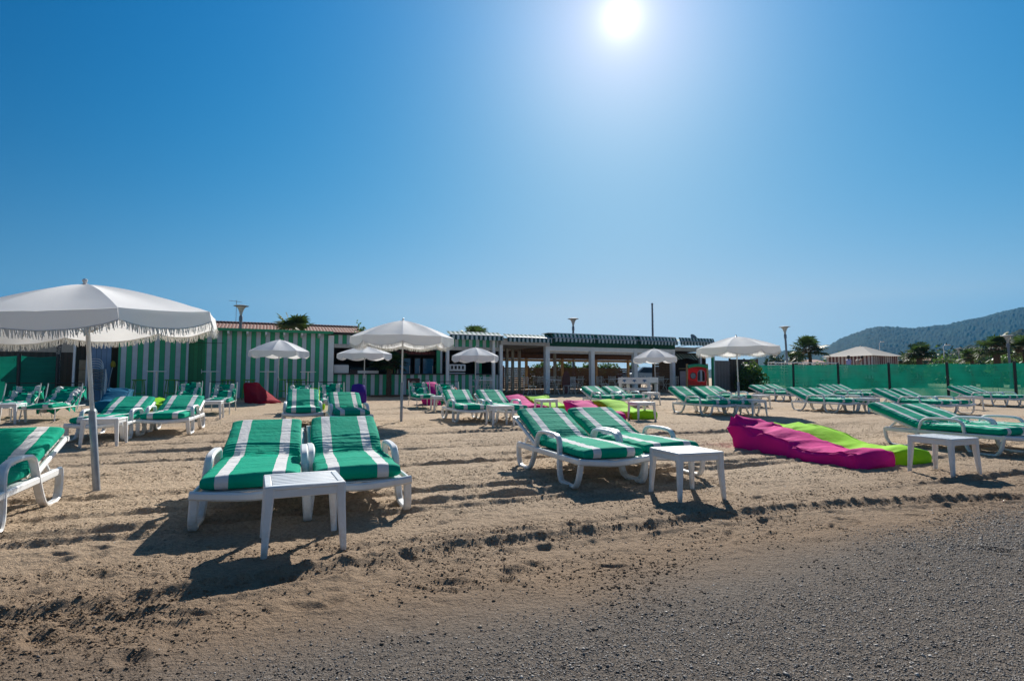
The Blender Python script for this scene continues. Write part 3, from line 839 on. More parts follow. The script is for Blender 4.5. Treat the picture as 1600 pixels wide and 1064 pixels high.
# ------------------------------------------------------------------ beanbags
def beanbag_mesh(L, W, prof, seed, ear=.07, wr=.03, wide=1.0, NS=72, NU=64, lean=.10):
    """long bag: foot at y=0, pinched head ridge at y=L; prof = [(s, height)]"""
    ps = np.array([p[0] for p in prof]); ph = np.array([p[1] for p in prof])
    rs = np.random.default_rng(seed); ox, oy = rs.uniform(0, 90, 2)
    s = np.concatenate([[0,.004,.012,.025], np.linspace(.045, .955, NS-8), [.975,.99,.998,1.0]])
    hs = np.interp(s, ps, ph)
    for _ in range(3): hs[1:-1] = (hs[:-2] + 2*hs[1:-1] + hs[2:])/4
    u = np.linspace(0, 2*PI, NU, endpoint=False); n_ = 9.0
    cu = np.sign(np.cos(u))*np.abs(np.cos(u))**(2/n_); su = np.sign(np.sin(u))*np.abs(np.sin(u))**(2/n_)
    P = np.zeros((NS, NU, 3))
    for i, t in enumerate(s):
        e = min(t*L, .06); k = .86 + .14*math.sqrt(1 - (1 - e/.06)**2)
        e2 = min((1-t)*L, .05); k2 = .25 + .75*math.sqrt(max(0, 1 - (1 - e2/.05)**2))
        w = W/2*(1 + (wide-1)*t)*k*(1 + .07*math.sin(t*L*4.1 + ox) + .04*math.sin(t*L*9 + oy)); h = hs[i]*k*(1 + .09*math.sin(t*L*5 + oy))
        z01 = (su+1)/2
        z = h*z01
        # pillow top, seams at the corners, sides bulge a little
        top = np.clip((z01-.6)/.4, 0, 1)
        x = cu*w*(1 + .05*np.sin(z01*PI))
        z = z + top*.05*np.cos(np.clip(x/w, -1, 1)*PI/2)*(1 if t < .9 else .2)*k
        hd = max(0, (t-.72)/.28)
        x = x*(1 + ear/W*2*hd**2*top*np.abs(cu)**6) * (1 - .14*hd*top*(1-np.abs(cu)))
        z = z + ear*.5*hd**2*top*np.abs(cu)**8
        amp = wr*(.45 + 1.3*hd)
        f_ = fbm(x*3.2 + ox, np.full(NU, t*L*3.2 + oy), 4)
        rd = -np.abs(fbm((x + t*L*.6)*4.5 + oy, np.full(NU, t*L*2.2 + ox) + z*3, 3))
        z = z + (amp*(f_ + 1.5*rd + .25) + .035*fbm(x*2.3 + oy, np.full(NU, t*L*2.6 + ox), 2))*top
        x = x + np.sign(cu)*amp*.45*fbm(z*6 + ox, np.full(NU, t*L*4 + oy), 3)*(1-top)
        y = np.full(NU, t*L) + lean*hd*z01**1.6 + .02*fbm(x*5 + ox, z*5, 2)*(hd + (t < .05))
        y = y - (1-k)*.0
        if t > .97: y = y + .05*(1-k2)*0
        P[i,:,0] = x; P[i,:,1] = y; P[i,:,2] = z*(1 if t < 1 else 1)
    mb = MB(); mb.grid(P, closed=True)
    for i, sgn in ((0,-1),(NS-1,1)):       # end caps: shrink to the middle in rings
        base = P[i]; c = base.mean(0); prev = i*NU; rings = []
        for q_, bul in ((.66,.03),(.33,.045),(.02,.05)):
            ring = c + (base - c)*q_; ring = ring.copy(); ring[:,1] += sgn*bul*(1 if i == 0 else .6)
            n0 = len(mb.v); mb.v.extend([tuple(p) for p in ring])
            for k in range(NU):
                k2 = (k+1) % NU; fc = (prev+k, n0+k, n0+k2, prev+k2)
                mb.f.append(fc if sgn > 0 else fc[::-1])
            prev = n0
        mb.f.append(tuple(range(prev, prev+NU)))
    return mb
LONGP = [(0,.16),(.1,.18),(.35,.165),(.5,.20),(.68,.28),(.86,.37),(1,.40)]
PEAKP = [(0,.10),(.15,.16),(.4,.34),(.7,.58),(.92,.78),(1,.74)]
def beanbag(name, x, y, rot, L, W, prof, mat, label, seed, group, **kw):
    bm_ = beanbag_mesh(L, W, prof, seed, **kw); o = bm_.build(name, mat, None, 50)
    for j in (8, 24):
        pts = [Vector(bm_.v[i*64 + j]) for i in range(2, 70)]
        MB().tube([p + Vector((0,0,.004)) for p in pts], .007, 6).build('seam', mat, o, True)
    tag(o, label, 'beanbag', group); setdown(o, x, y, R(rot), [(-W/3,.15),(W/3,.15),(-W/3,L-.15),(W/3,L-.15)]); o.location.z -= .025
    return o
GB = 'nylon beanbag loungers'
BAGS = [
 ('beanbag_lounger',4.34,6.62,20,1.95,.66,LONGP,MAGENTA,'long magenta beanbag lounger with wrinkled head in the right foreground',2,dict(ear=.13,wr=.11)),
 ('beanbag_lounger',5.02,6.95,21,1.90,.68,LONGP,LIME,'long lime green beanbag lounger behind the magenta one in the right foreground',4,dict(ear=.15,wr=.05)),
 ('beanbag_lounger',2.42,12.95,22,1.85,.66,LONGP,MAGENTA,'magenta beanbag lounger behind the centre front sun loungers',6,dict(ear=.10,wr=.05)),
 ('beanbag_lounger',3.20,13.28,21,1.85,.74,LONGP,LIME,'lime beanbag lounger with square head behind the centre front sun loungers',8,dict(ear=.10,wr=.03)),
 ('beanbag_lounger',.72,15.3,22,1.85,.66,LONGP,MAGENTA,'magenta beanbag lounger beside the middle sun loungers, below the terrace chairs',10,dict(ear=.10,wr=.05)),
 ('beanbag_lounger',1.45,15.5,21,1.85,.74,LONGP,LIME,'lime beanbag lounger below the terrace, behind a small white table',12,dict(ear=.12,wr=.04)),
 ('beanbag',-8.2,18.85,58,1.15,.78,[(p_, h_*.93) for p_, h_ in PEAKP],REDBAG,'dark red pointed beanbag lying by the green striped wall',14,dict(ear=.0,wr=.03,wide=.7)),
 ('beanbag',-5.35,19.3,18,.75,.46,[(0,.35),(.4,.62),(1,.78)],PURPLE,'purple patterned beanbag propped before the bar wall',16,dict(ear=-.08,wr=.04)),
 ('beanbag',-10.80,14.7,20,1.1,.56,[(0,.25),(.4,.32),(.75,.5),(1,.60)],BLUEBAG,'teal blue beanbag behind the large parasol pole',18,dict(ear=.09,wr=.05)),
 ('beanbag',-10.0,15.3,22,1.2,.78,[(0,.18),(.4,.2),(.75,.26),(1,.34)],LIME,'lime beanbag just showing behind the left lounger pair',20,dict(ear=.10,wr=.04)),
 ('beanbag',-5.72,15.7,20,1.2,.72,[(0,.25),(.4,.30),(.75,.50),(1,.70)],LIME,'lime beanbag spread behind the steel loungers before the bar',22,dict(ear=.14,wr=.05)),
 ('beanbag',-2.55,18.4,20,.9,.52,[(0,.3),(.5,.55),(1,.76)],MAGENTA,'magenta beanbag by the bar wall behind the steel loungers',24,dict(ear=-.06,wr=.04)),
 ('beanbag',-1.86,18.9,20,.8,.42,[(0,.25),(.5,.4),(1,.58)],ORANGE,'small orange beanbag by the bar wall beside the magenta one',26,dict(ear=-.06,wr=.04)),
]
for n, x, y, r_, L_, W_, pr, mt, lab, sd, kw in BAGS: beanbag(n, x, y, r_, L_, W_, pr, mt, lab, sd, GB, **kw)

# ================================================================== buildings along the back of the beach
TH = R(24); NX, NY = -math.sin(TH), math.cos(TH); EX, EY = math.cos(TH), math.sin(TH)
C0 = 25.06; GB0 = .24
def W(t, dep=0, z=0): return Vector((NX*(C0+dep) + EX*t, NY*(C0+dep) + EY*t, GB0 + z))
def bthing(name, label, cat, t, dep=0, z=0, group=None, rz=0):
    return thing(name, label, cat, W(t, dep, z), TH + rz, group)
def bx(*a): return MB().box(*a)

# ---- green and white striped hut
hut = bthing('beach_hut', 'long hut of green and white vertical planks with plain green doors and flat roof', 'hut', 0)
T0, T1 = -5.14, 2.44
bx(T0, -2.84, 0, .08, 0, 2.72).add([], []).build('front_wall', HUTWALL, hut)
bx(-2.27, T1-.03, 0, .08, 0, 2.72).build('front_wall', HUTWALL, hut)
bx(-2.84, -2.27, 0, .08, 2.12, 2.72).build('lintel_panel', GREENDOOR, hut)
d = bx(-2.83, -2.28, .02, .07, .02, 2.11).build('door', GREENDOOR, hut)
MB().tube([(-2.36,-.03,1.0),(-2.36,-.05,1.02),(-2.36,-.05,1.14),(-2.36,-.03,1.16)], .012, 6).build('handle', WMETAL, d, True)
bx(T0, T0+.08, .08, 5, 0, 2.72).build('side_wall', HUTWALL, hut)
bx(T0, T1, 4.92, 5, 0, 2.72).build('rear_wall', GREENP, hut)
r_ = bx(T0-.15, T1+.1, -.5, 5.2, 2.72, 2.79).build('roof', simple('roof_felt', (.20,.19,.18), .9, var=.2), hut)
bx(T0-.17, T1+.12, -.53, -.502, 2.69, 2.80).build('fascia', GREENFASC, r_)
for i in range(11):
    t = T0 + .25 + i*.69
    MB().add([(t-.035,-.49,2.60),(t+.035,-.49,2.60),(t+.035,-.49,2.715),(t-.035,-.49,2.715),(t-.035,-.003,2.52),(t+.035,-.003,2.52),(t+.035,-.003,2.715),(t-.035,-.003,2.715)],
        [(0,1,2,3),(1,5,6,2),(5,4,7,6),(4,0,3,7),(3,2,6,7),(4,5,1,0)]).build('rafter_end', WHITE, hut)
bx(T1-.03, T1+.20, -.14, .10, 0, 2.66).build('corner_post', WHITE, hut)
MB().tube(smooth_pts([(-3.4,-.02,2.28),(-2.6,-.04,2.22),(-1.9,-.04,2.21),(-1.6,-.03,2.22)]), .008, 5).build('wall_cable', BLACK, hut)

# ---- bar
bar = bthing('beach_bar', 'open fronted bar with striped counter wall, black counter and dark shelves', 'bar', 0)
A, B_ = 2.66, 10.42
bx(A, 4.62, 0, .07, 0, .97).build('counter_wall', BARWALL, bar)
bx(4.64, B_, 0, .07, 0, .97).build('counter_wall', BARWALL, bar)
bx(A, B_, -.12, .55, .972, 1.015).build('counter_top', BLACK, bar)
bx(A, B_, 0, .06, 2.30, 2.70).build('upper_wall', BARWALL, bar)
bx(A, B_, -.10, .05, 2.13, 2.295).build('beam', simple('cream_beam_paint', (.55,.50,.44), .6), bar)
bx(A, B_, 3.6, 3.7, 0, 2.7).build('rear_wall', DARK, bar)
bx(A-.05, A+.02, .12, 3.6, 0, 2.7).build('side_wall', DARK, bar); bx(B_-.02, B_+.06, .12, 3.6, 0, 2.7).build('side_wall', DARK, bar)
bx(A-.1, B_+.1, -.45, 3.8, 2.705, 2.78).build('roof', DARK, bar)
for t in (7.75, 10.08): bx(t-.07, t+.07, -.26, -.125, 0, 2.66).build('post', WHITE, bar)
bx(7.28, 7.56, .02, .10, 1.02, 2.12).build('striped_panel', BARWALL, bar)
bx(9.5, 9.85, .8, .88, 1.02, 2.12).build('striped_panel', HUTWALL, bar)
for z in (1.35, 1.7): bx(7.9, 9.6, 3.3, 3.58, z, z+.03).build('shelf', BROWNSLAT, bar)
# goods in the bar
def fridge(t, w, lab):
    o = bthing('drinks_fridge', lab, 'fridge', t, 1.0, 0, 'drinks fridges in the bar')
    bx(-w/2, w/2, 0, .5, 0, 1.78).build('cabinet', BLACK, o)
    bx(-w/2+.03, w/2-.03, -.02, -.003, .35, 1.74).build('glass_door', BLUEGLASS, o)
    bx(w/2-.07, w/2-.045, -.05, -.021, .9, 1.4).build('handle', WMETAL, o)
fridge(6.02, .55, 'tall fridge with blue glass door in the bar, left one'); fridge(6.62, .30, 'narrow fridge with blue glass door between the two wider bar fridges'); fridge(7.15, .55, 'tall fridge with blue glass door beside the striped panel')
o = bthing('bar_sign', 'dark red sign board above the bar fridges', 'sign', 6.5, .9, 1.92)
bx(-.95, .95, 0, .05, 0, .18).build('board', DARKRED, o)
tx = bpy.data.curves.new('sign_scroll', 'FONT')
m = MB()
for i in range(14): m.rbox(-.78+i*.11, -.72+i*.11+.02*(i % 3), -.008, -.001, .05, .10 + .03*(i % 2), .003)
m.build('faded_lettering', simple('faded_red_print', (.32,.06,.06), .7), o)
o = bthing('coffee_machine', 'white coffee machine with dark fittings on the bar counter by the white post', 'coffee machine', 8.35, .1, 1.017)
m = MB().rbox(-.42,.42,0,.4,.12,.45,.03); m.rbox(-.40,.40,.02,.4,0,.05,.01); m.build('housing', WHITE, o)
bx(-.40,.40,.2,.4,.05,.12).build('splash_back', BLACK, o)
for i in range(3): MB().lathe([(.035,.06),(.035,.12)], 10, (-.25+i*.25,.1,0)).build('group_head', BLACK, o)
m = MB()
for i in range(4): m.rbox(-.33+i*.18, -.22+i*.18, -.006, -.001, .22, .38, .004)
m.build('control_panel', BLACK, o)
o = bthing('freezer_chest', 'white freezer chest on the left of the bar counter', 'freezer', 3.0, .12, 1.017)
MB().rbox(-.32,.32,0,.4,0,.36,.02).build('body', WHITE, o); bx(-.30,.30,.02,.38,.362,.39).build('lid', STEEL, o)
o = bthing('display_cooler', 'low white display cooler with black top on the bar counter', 'display cooler', 4.0, .10, 1.017)
MB().rbox(-.30,.62,0,.4,.0,.13,.01).build('base', WHITE, o); bx(-.62,-.31,0,.4,0,.15).build('motor_box', BLACK, o)
bx(-.62,.62,.05,.4,.20,.235).build('glass_cover', GLASS, o)
for s in (-.6,.58): bx(s,s+.03,.06,.38,.152,.20).build('bracket', BLACK, o)
for i, (t, z, c) in enumerate([(5.25,1.017,(.35,.2,.05)),(5.38,1.017,(.05,.2,.05)),(5.5,1.017,(.5,.5,.45)),(8.0,1.383,(.3,.15,.04)),(8.2,1.383,(.04,.16,.06)),(8.42,1.383,(.35,.3,.25)),(8.7,1.733,(.25,.05,.04)),(8.95,1.733,(.35,.25,.05)),(9.2,1.383,(.05,.12,.2))]):
    o = MB().lathe([(.034,0),(.036,.14),(.03,.18),(.013,.21),(.013,.26),(.015,.262),(.015,.275)], 12).build('bottle', simple('bottle_glass_%d' % i, c, .15), None, True, W(t, .25 if z < 1.1 else 3.42, z))
    tag(o, 'small bottle standing on the bar counter or shelf', 'bottle', 'bottles in the bar')
o = bthing('menu_board', 'dark red menu board with pale round picture hanging on the counter wall', 'menu board', 6.18, -.03, .30)
bx(-.30,.30,0,.025,0,.50).build('board', DARKRED, o)
MB().add([(0,0,0)]+[(.15*math.cos(a*PI/10), 0, .14*math.sin(a*PI/10)) for a in range(20)], [(0, 1+(a+1)%20, 1+a) for a in range(20)]).build('picture', simple('pale_round_print', (.45,.30,.24), .7, var=.4, scale=14), o, loc=(0,-.004,.24))
o = bthing('door_step', 'low brown step in front of the bar', 'step', 5.0, -.75, -.08)
MB().rbox(-.85,.85,0,.7,0,.14,.01).build('tread', BROWNSLAT, o)

# ---- striped awnings
def awning(name, label, t0, t1, zb, zt, back, front, val, group, dark=False):
    o = bthing(name, label, 'awning', t0, 0, 0, group); w = t1 - t0
    n = max(2, int(w/.06)); P = np.zeros((5, n+1, 3))
    for i in range(5):
        k = i/4
        P[i,:,0] = np.linspace(0, w, n+1); P[i,:,1] = back + (front-back)*k; P[i,:,2] = zt + (zb-zt)*k - .03*math.sin(k*PI)
    m = MB().grid(P); fab = m.build('fabric', AWNSTRIPE, o, True)
    V = np.zeros((4, n+1, 3)); xs_ = np.linspace(0, w, n+1)
    sc = val*(.82 + .18*np.abs(np.sin(xs_/.23*PI)))
    for i in range(4):
        V[i,:,0] = xs_; V[i,:,1] = front - .016 - .02*np.sin(xs_*9+i)*i/3; V[i,:,2] = zb - .02 - sc*i/3
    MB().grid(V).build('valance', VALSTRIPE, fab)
    if back > 0:
        Q_ = np.zeros((3, n+1, 3))
        for i in range(3): Q_[i,:,0] = xs_; Q_[i,:,1] = front + .03 + .05*i; Q_[i,:,2] = zb + .03 + .095*i
        MB().grid(Q_).build('roll_cover', AWNSTRIPE, fab)
    MB().tube([(-.02,front,zb),(w+.02,front,zb)], .03, 8).build('front_bar', STEEL, o, True)
    for s in (.25, w-.25): MB().tube([(s,back-.02,zb-.1),(s+(.3 if s < w/2 else -.3),(front+back)/2,zb-.06),(s,front+.03,zb-.02)], .018, 6).build('folding_arm', WMETAL, o, True)
    return o
GA = 'striped awnings along the bar and terrace'
awning('awning', 'striped awning with scalloped edge over the bar counter, left one', 7.75, 10.45, 2.84, 3.04, 0, -.55, .22, GA)
awning('awning', 'striped awning with scalloped edge between the bar and the green fascia', 10.66, 13.12, 2.80, 3.00, 0, -.55, .22, GA)
awning('awning', 'retracted striped awning on the first third of the green terrace fascia', 13.28, 15.75, 2.86, 3.10, .3, -.42, .2, GA)
awning('awning', 'retracted striped awning on the middle of the green terrace fascia', 15.85, 18.5, 2.86, 3.10, .3, -.42, .2, GA)
awning('awning', 'retracted striped awning on the right end of the green terrace fascia', 18.62, 21.25, 2.86, 3.10, .3, -.42, .2, GA)
o = awning('awning', 'awning held out alone beyond the terrace on thin struts', 21.45, 24.05, 2.90, 3.06, .25, -.4, .22, GA)
for t, t2 in ((.8,0.0),(2.2,1.5)): MB().tube([(t+.7,-.3,2.86),(t2+.5,2.6,2.42)], .016, 6).build('strut', STEEL, o, True)
MB().lathe([(.02,0),(.16,.05),(.24,.13),(.25,.14),(.16,.07),(0.001,.03)], 14).build('satellite_dish', LAMPGREY, None, True, W(23.0, .3, 3.12)).rotation_euler = (R(55), 0, R(30))
tag(bpy.data.objects['satellite_dish'], 'small grey dish on top of the awning held out beyond the terrace', 'satellite dish')
# underside box and posts of the bay between bar and terrace, terrace pavilion
pav = bthing('terrace_pavilion', 'white posted terrace roof with dark green fascia and open sides', 'pavilion', 0)
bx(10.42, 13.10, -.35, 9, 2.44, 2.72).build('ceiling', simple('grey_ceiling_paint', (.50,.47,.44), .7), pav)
m = plank_stripes('soffit_green_reflect', (.45,.42,.34), (.10,.22,.07), .23, .03)  # green reflection under the awnings painted in as alternate stripes
bx(7.82, 13.10, -.42, -.002, 2.725, 2.76).build('soffit', m, pav)
bx(13.12, 21.32, -.12, .12, 2.44, 2.80).build('fascia', DKGREEN, pav)
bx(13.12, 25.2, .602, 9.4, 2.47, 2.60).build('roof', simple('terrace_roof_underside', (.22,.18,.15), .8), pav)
bx(13.10, 21.34, -.20, .60, 3.10, 3.13).build('roof_cap', WHITE, pav)
bx(13.12, 21.32, .125, .30, 2.61, 3.09).build('awning_box', DKGREEN, pav)
bx(13.24, 21.2, -.10, .05, 2.22, 2.437).build('beam', WHITE, pav)
bx(13.24, 21.2, .06, .12, 2.08, 2.22).build('roller_blind', simple('cream_blind', (.55,.52,.48), .8), pav)
for t, w in ((10.50,.075),(13.10,.12),(15.80,.11),(18.57,.11),(21.20,.10)):
    bx(t-w, t+w, -.13 if w > .08 else -.2, .11 if w > .08 else -.04, 0, 2.44 if t > 13 else 2.66).build('post', WHITE, pav)
for t, dp in ((12.3,3.2),(13.1,4.2),(13.9,5.0),(16.1,4.6),(18.4,4.2)): bx(t-.07, t+.07, dp, dp+.14, 0, 2.44).build('post', simple('cream_post_paint', (.50,.48,.42), .6), pav)
for t in (13.4,16.2,19.0,21.8,24.6): bx(t-.08, t+.08, 8.85, 9.0, 0, 2.46).build('post', TAN, pav)
bx(13.0, 25.2, 8.7, 8.8, 2.12, 2.465).build('rear_valance', BROWNSLAT, pav)
bx(11.0, 30.0, 9.05, 9.2, 1.95, 2.12).build('rear_beam', TAN, pav)
bx(21.4, 25.2, .56, .60, 2.40, 2.62).build('roof_edge', simple('grey_roof_edge', (.42,.43,.43), .6), pav)
for dp in (3.0,6.0): bx(13.12, 25.0, dp, dp+.12, 2.28, 2.458).build('beam', BROWNSLAT, pav)
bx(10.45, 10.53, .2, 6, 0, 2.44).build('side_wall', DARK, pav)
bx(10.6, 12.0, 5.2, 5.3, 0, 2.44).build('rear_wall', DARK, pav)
bx(11.1, 11.5, 5.16, 5.198, 1.0, 1.5).build('notice', simple('yellow_green_notice', (.22,.24,.03), .7), pav)
dk = bx(10.6, 21.4, -.55, 9.1, -.2, .02).build('terrace_deck', BROWNSLAT, None, loc=W(0), rotz=TH); kind(dk, 'structure')
def slats(name, label, t0, t1, dep, z1, mat, gapz=.02, bw=.13, post=True):
    o = bthing(name, label, 'fence', t0, dep, 0); w = t1 - t0; m = MB(); z = .06
    while z + bw < z1: m.box(0, w, 0, .022, z, z+bw); z += bw + gapz
    m.build('slat_panel', mat, o)
    n = max(2, round(w/1.9)+1)
    for i in range(n): bx(i*w/(n-1)-.04, i*w/(n-1)+.04, .024, .10, 0, z1+.04).build('post', mat, o)
    return o
slats('slat_fence', 'dark brown slatted fence closing the back of the terrace', 11.2, 26.7, 10.2, 1.62, BROWNSLAT)
slats('slat_fence', 'short slatted fence right of the gap where the parked car shows', 27.9, 31.5, 10.2, 1.62, BROWNSLAT)
slats('slat_fence', 'brown slatted screen between the two right terrace posts', 22.25, 23.9, 3.0, 2.15, simple('honey_timber', (.13,.07,.032), .6, var=.3))
for t, dp, hh, lab in ((12.5,12.2,1.9,'leafy bush above the back fence of the terrace, left'),(14.3,12.4,2.05,'yellow green bush above the terrace back fence'),(16.2,12.2,1.95,'low dark bush above the terrace back fence'),(18.2,12.6,2.0,'bush behind the right bay of the terrace')):
    pass

# sheds on the right of the terrace
o = bthing('dark_shed', 'low dark shed with a grey roof edge between terrace and grey gate', 'shed', 23.2, 2.2)
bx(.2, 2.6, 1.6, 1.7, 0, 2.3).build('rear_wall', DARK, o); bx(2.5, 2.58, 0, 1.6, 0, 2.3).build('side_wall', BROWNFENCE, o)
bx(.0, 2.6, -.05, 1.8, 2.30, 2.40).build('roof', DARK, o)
P = np.zeros((4, 12, 3))
for i in range(4):
    P[i,:,0] = np.linspace(-.6, 1.3, 12); P[i,:,1] = -.3 - .5*i/3; P[i,:,2] = 2.3 - .33*i/3 - .05*np.sin(np.linspace(0, PI*3, 12))*i/3
MB().grid(P).build('tarpaulin', AWNSTRIPE, o)
for t in (23.15, 24.15):
    o = bthing('striped_post', 'green and white post left of the grey gate' if t < 24 else 'green and white post at the edge of the grey gate', 'post', t, -.1)
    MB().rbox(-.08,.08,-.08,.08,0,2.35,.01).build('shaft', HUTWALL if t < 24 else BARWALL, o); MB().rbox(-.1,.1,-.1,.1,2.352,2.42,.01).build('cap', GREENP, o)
o = bthing('wooden_gate', 'grey weathered plank gate behind the right fringed parasol', 'gate', 24.28, 0)
bx(0, 1.28, 0, .04, .05, 1.85).build('plank_panel', GREYGATE, o)
for z in (.95, 1.65): bx(0, 1.28, -.03, -.002, z, z+.08).build('rail', GREYGATE, o)
o = bthing('plank_fence', 'dark brown plank fence between the grey gate and the green netting', 'fence', 25.6, .02)
bx(0, 2.35, 0, .04, 0, 1.95).build('plank_panel', BROWNFENCE, o)
for x in (.02, 1.2, 2.3): bx(x, x+.08, .045, .12, 0, 2.0).build('post', BROWNFENCE, o)
o = bthing('broom', 'thin red handled broom leaning at the end of the brown fence', 'broom', 27.75, -.15)
MB().tube([(0,0,.12),(.18,.1,1.35)], .014, 6).build('handle', REDPL, o, True); MB().rbox(-.14,.14,-.03,.03,0,.13,.01).build('head', DARK, o)

# ---- green mesh fences
def netting(name, label, pts, z1, posts):
    o = thing(name, label, 'fence', (pts[0][0], pts[0][1], 0)); O = Vector((pts[0][0], pts[0][1], 0))
    for i in range(len(pts)-1):
        a = Vector((*pts[i], 0)) - O; b = Vector((*pts[i+1], 0)) - O; n = 24; P = np.zeros((10, n+1, 3)); d_ = (b-a).normalized()
        gr = [float(beach(*(pts[i][k] + (pts[i+1][k]-pts[i][k])*j/n for k in (0,1)))) for j in range(n+1)]
        for r in range(10):
            for j in range(n+1):
                p = a.lerp(b, j/n); bul = .05*math.sin(j/n*PI)*math.sin(r/9*PI*1.2 + i)
                top = z1 - .05*math.sin(j/n*PI)
                P[r,j] = (p.x - d_.y*bul, p.y + d_.x*bul, gr[j] - .03 + (top+.03)*r/9)
        MB().grid(P).build('net_panel', NETTING, o, True)
    for (x, y) in posts:
        l = random.Random(int(x*100)).uniform(-.02,.02)
        MB().tube([(x-O.x, y-O.y, float(beach(x, y))-.3), (x-O.x+l, y-O.y, float(beach(x, y))+z1+.07)], .055, 8).build('post', BLACK, o, True)
    return o
rp = [(14.87 + (22.35-14.87)*k, 34 - 9.5*k) for k in (0,.2,.4,.6,.8,1.0,1.25,1.5)]
netting('netting_fence', 'long green mesh fence with dark posts closing the beach on the right', rp, 1.60, rp)
lp = [W(t, 0) for t in (-11.2,-9.2,-8.05,-6.95)]; lp = [(p.x, p.y) for p in lp]
netting('netting_fence', 'green mesh fence with a thick dark post at the left picture edge', lp, 1.62, lp[1:])

# ---- left corner: shelter, door, chairs
o = bthing('storage_shelter', 'dark open lean-to with white posts left of the striped hut', 'shelter', -6.9, 0)
bx(-.1, 1.75, 1.9, 2.0, 0, 2.4).build('rear_wall', BROWNFENCE, o); bx(-5.2, -.1, 2.6, 2.7, 0, 1.85).build('rear_wall', BROWNFENCE, o); bx(-.15, 1.78, -.1, 2.1, 2.402, 2.48).build('roof', BROWNFENCE, o)
for x in (.42, .82): bx(x-.035, x+.035, -.02, .05, 0, 2.36).build('post', WHITE, o)
bx(-.12, .0, 0, .1, 0, 2.3).build('speckled_post', simple('speckled_wicker', (.22,.21,.19), .9, var=1.6, scale=26), o)
for k in range(4):
    b = MB().rbox(-.16,.16,0,.35,0,.36,.012).build('cardboard_box', CARD, None, loc=W(-6.28 , .45, .02 + k*.372), rotz=TH + random.uniform(-.05,.05))
    tag(b, ['lowest cardboard box of the stack in the left shelter','second cardboard box from the bottom in the left shelter','third cardboard box in the stack in the left shelter','topmost cardboard box in the left shelter'][k], 'box', 'cardboard boxes stacked in the shelter')
o = MB().lathe([(.12,0),(.16,.30),(.17,.31),(.155,.30),(.11,.02)], 16).build('bucket', REDPL, None, True, W(-6.68, .1, .02)); tag(o, 'red bucket standing in the left shelter', 'bucket')
o = bthing('blue_door', 'blue plank door between the shelter and the striped hut', 'door panel', -5.98, -.02)
bx(0, .62, 0, .05, 0, 2.25).build('plank_panel', BLUEDOOR, o)
bx(0, .62, -.02, -.002, 1.9, 1.98).build('cross_bar', BLUEDOOR, o)
o0 = None
for k in range(9):
    if o0 is None:
        o0 = thing('stacking_chair', '', 'chair'); m = MB()
        P = np.zeros((8, 9, 3))
        for i in range(8):
            for j in range(9): P[i,j] = (-.23 + .46*j/8, -.22 + .44*i/7, .40 - .02*math.sin(j/8*PI) - .02*math.sin(i/7*PI))
        mm = MB().grid(P); mm.grid(P[:, ::-1] + np.array([0,0,.025])); mm.build('seat', PLASTIC, o0, True)
        MB().strap(smooth_pts([(-.23,.22,.40),(-.22,.27,.62),(-.12,.31,.78),(.12,.31,.78),(.22,.27,.62),(.23,.22,.40)]), .05, .02, side=(0,1,.2)).build('backrest', PLASTIC, o0, True)
        for sx in (-1,1):
            for sy in (-1,1): MB().tube([(sx*.21,sy*.2,.40),(sx*.25,sy*.25,0)], .018, 6).build('leg', PLASTIC, o0, True)
        c = o0
    else: c = copy_tree(o0)
    c.location = W(-5.62, -.75 + .012*k, .02 + k*.088); c.rotation_euler[2] = TH + R(25)
    tag(c, 'white plastic chair in the stack before the blue door', 'chair', 'white chairs stacked before the blue door')
o = bthing('mop', 'mop with a yellow head leaning in the gap beside the hut', 'mop', -5.3, -.2)
MB().tube([(-.08,-.25,0),(.02,.1,1.25)], .012, 6).build('handle', LIGHT_POLE, o, True)
MB().lathe([(.01,0),(.07,.03),(.09,.12),(.06,.22),(.02,.26)], 10, (.03,.12,1.2)).build('head', simple('yellow_mop', (.35,.25,.02), .9, var=.4, scale=30), o, True)

# ---- high tables and lime stools in front of the hut
ht = None
for i, (px, d_) in enumerate([(244,19.6),(328.5,20.8),(418,21.5),(481,22.0)]):
    p = at(px, 600, d_)
    if ht is None:
        ht = thing('high_table', '', 'high table')
        MB().lathe([(.0,1.06),(.29,1.06),(.30,1.07),(.30,1.085),(.29,1.09),(0,1.09)], 24).build('table_top', WHITE, ht, True)
        MB().lathe([(.028,.02),(.028,1.06)], 10).build('stem', WMETAL, ht, True); MB().lathe([(.24,0),(.24,.012),(.03,.03)], 20).build('foot', WMETAL, ht, True)
        o = ht
    else: o = copy_tree(ht)
    tag(o, ['slim white high table in front of the left stripes of the hut','slim white high table before the plain green doors','slim white high table right of the red beanbag','slim white high table at the right end of the striped hut'][i], 'high table', 'white high tables before the hut')
    o.location = (p.x, p.y, gz(p.x, p.y))
LIMEWOOD = simple('lime_painted_wood', (.10,.30,.02), .5, var=.15)
st = None
SX = [(217,20.0),(268,20.2),(356,21.3),(389,21.4),(440,22),(458,22.1),(470,22.2)]
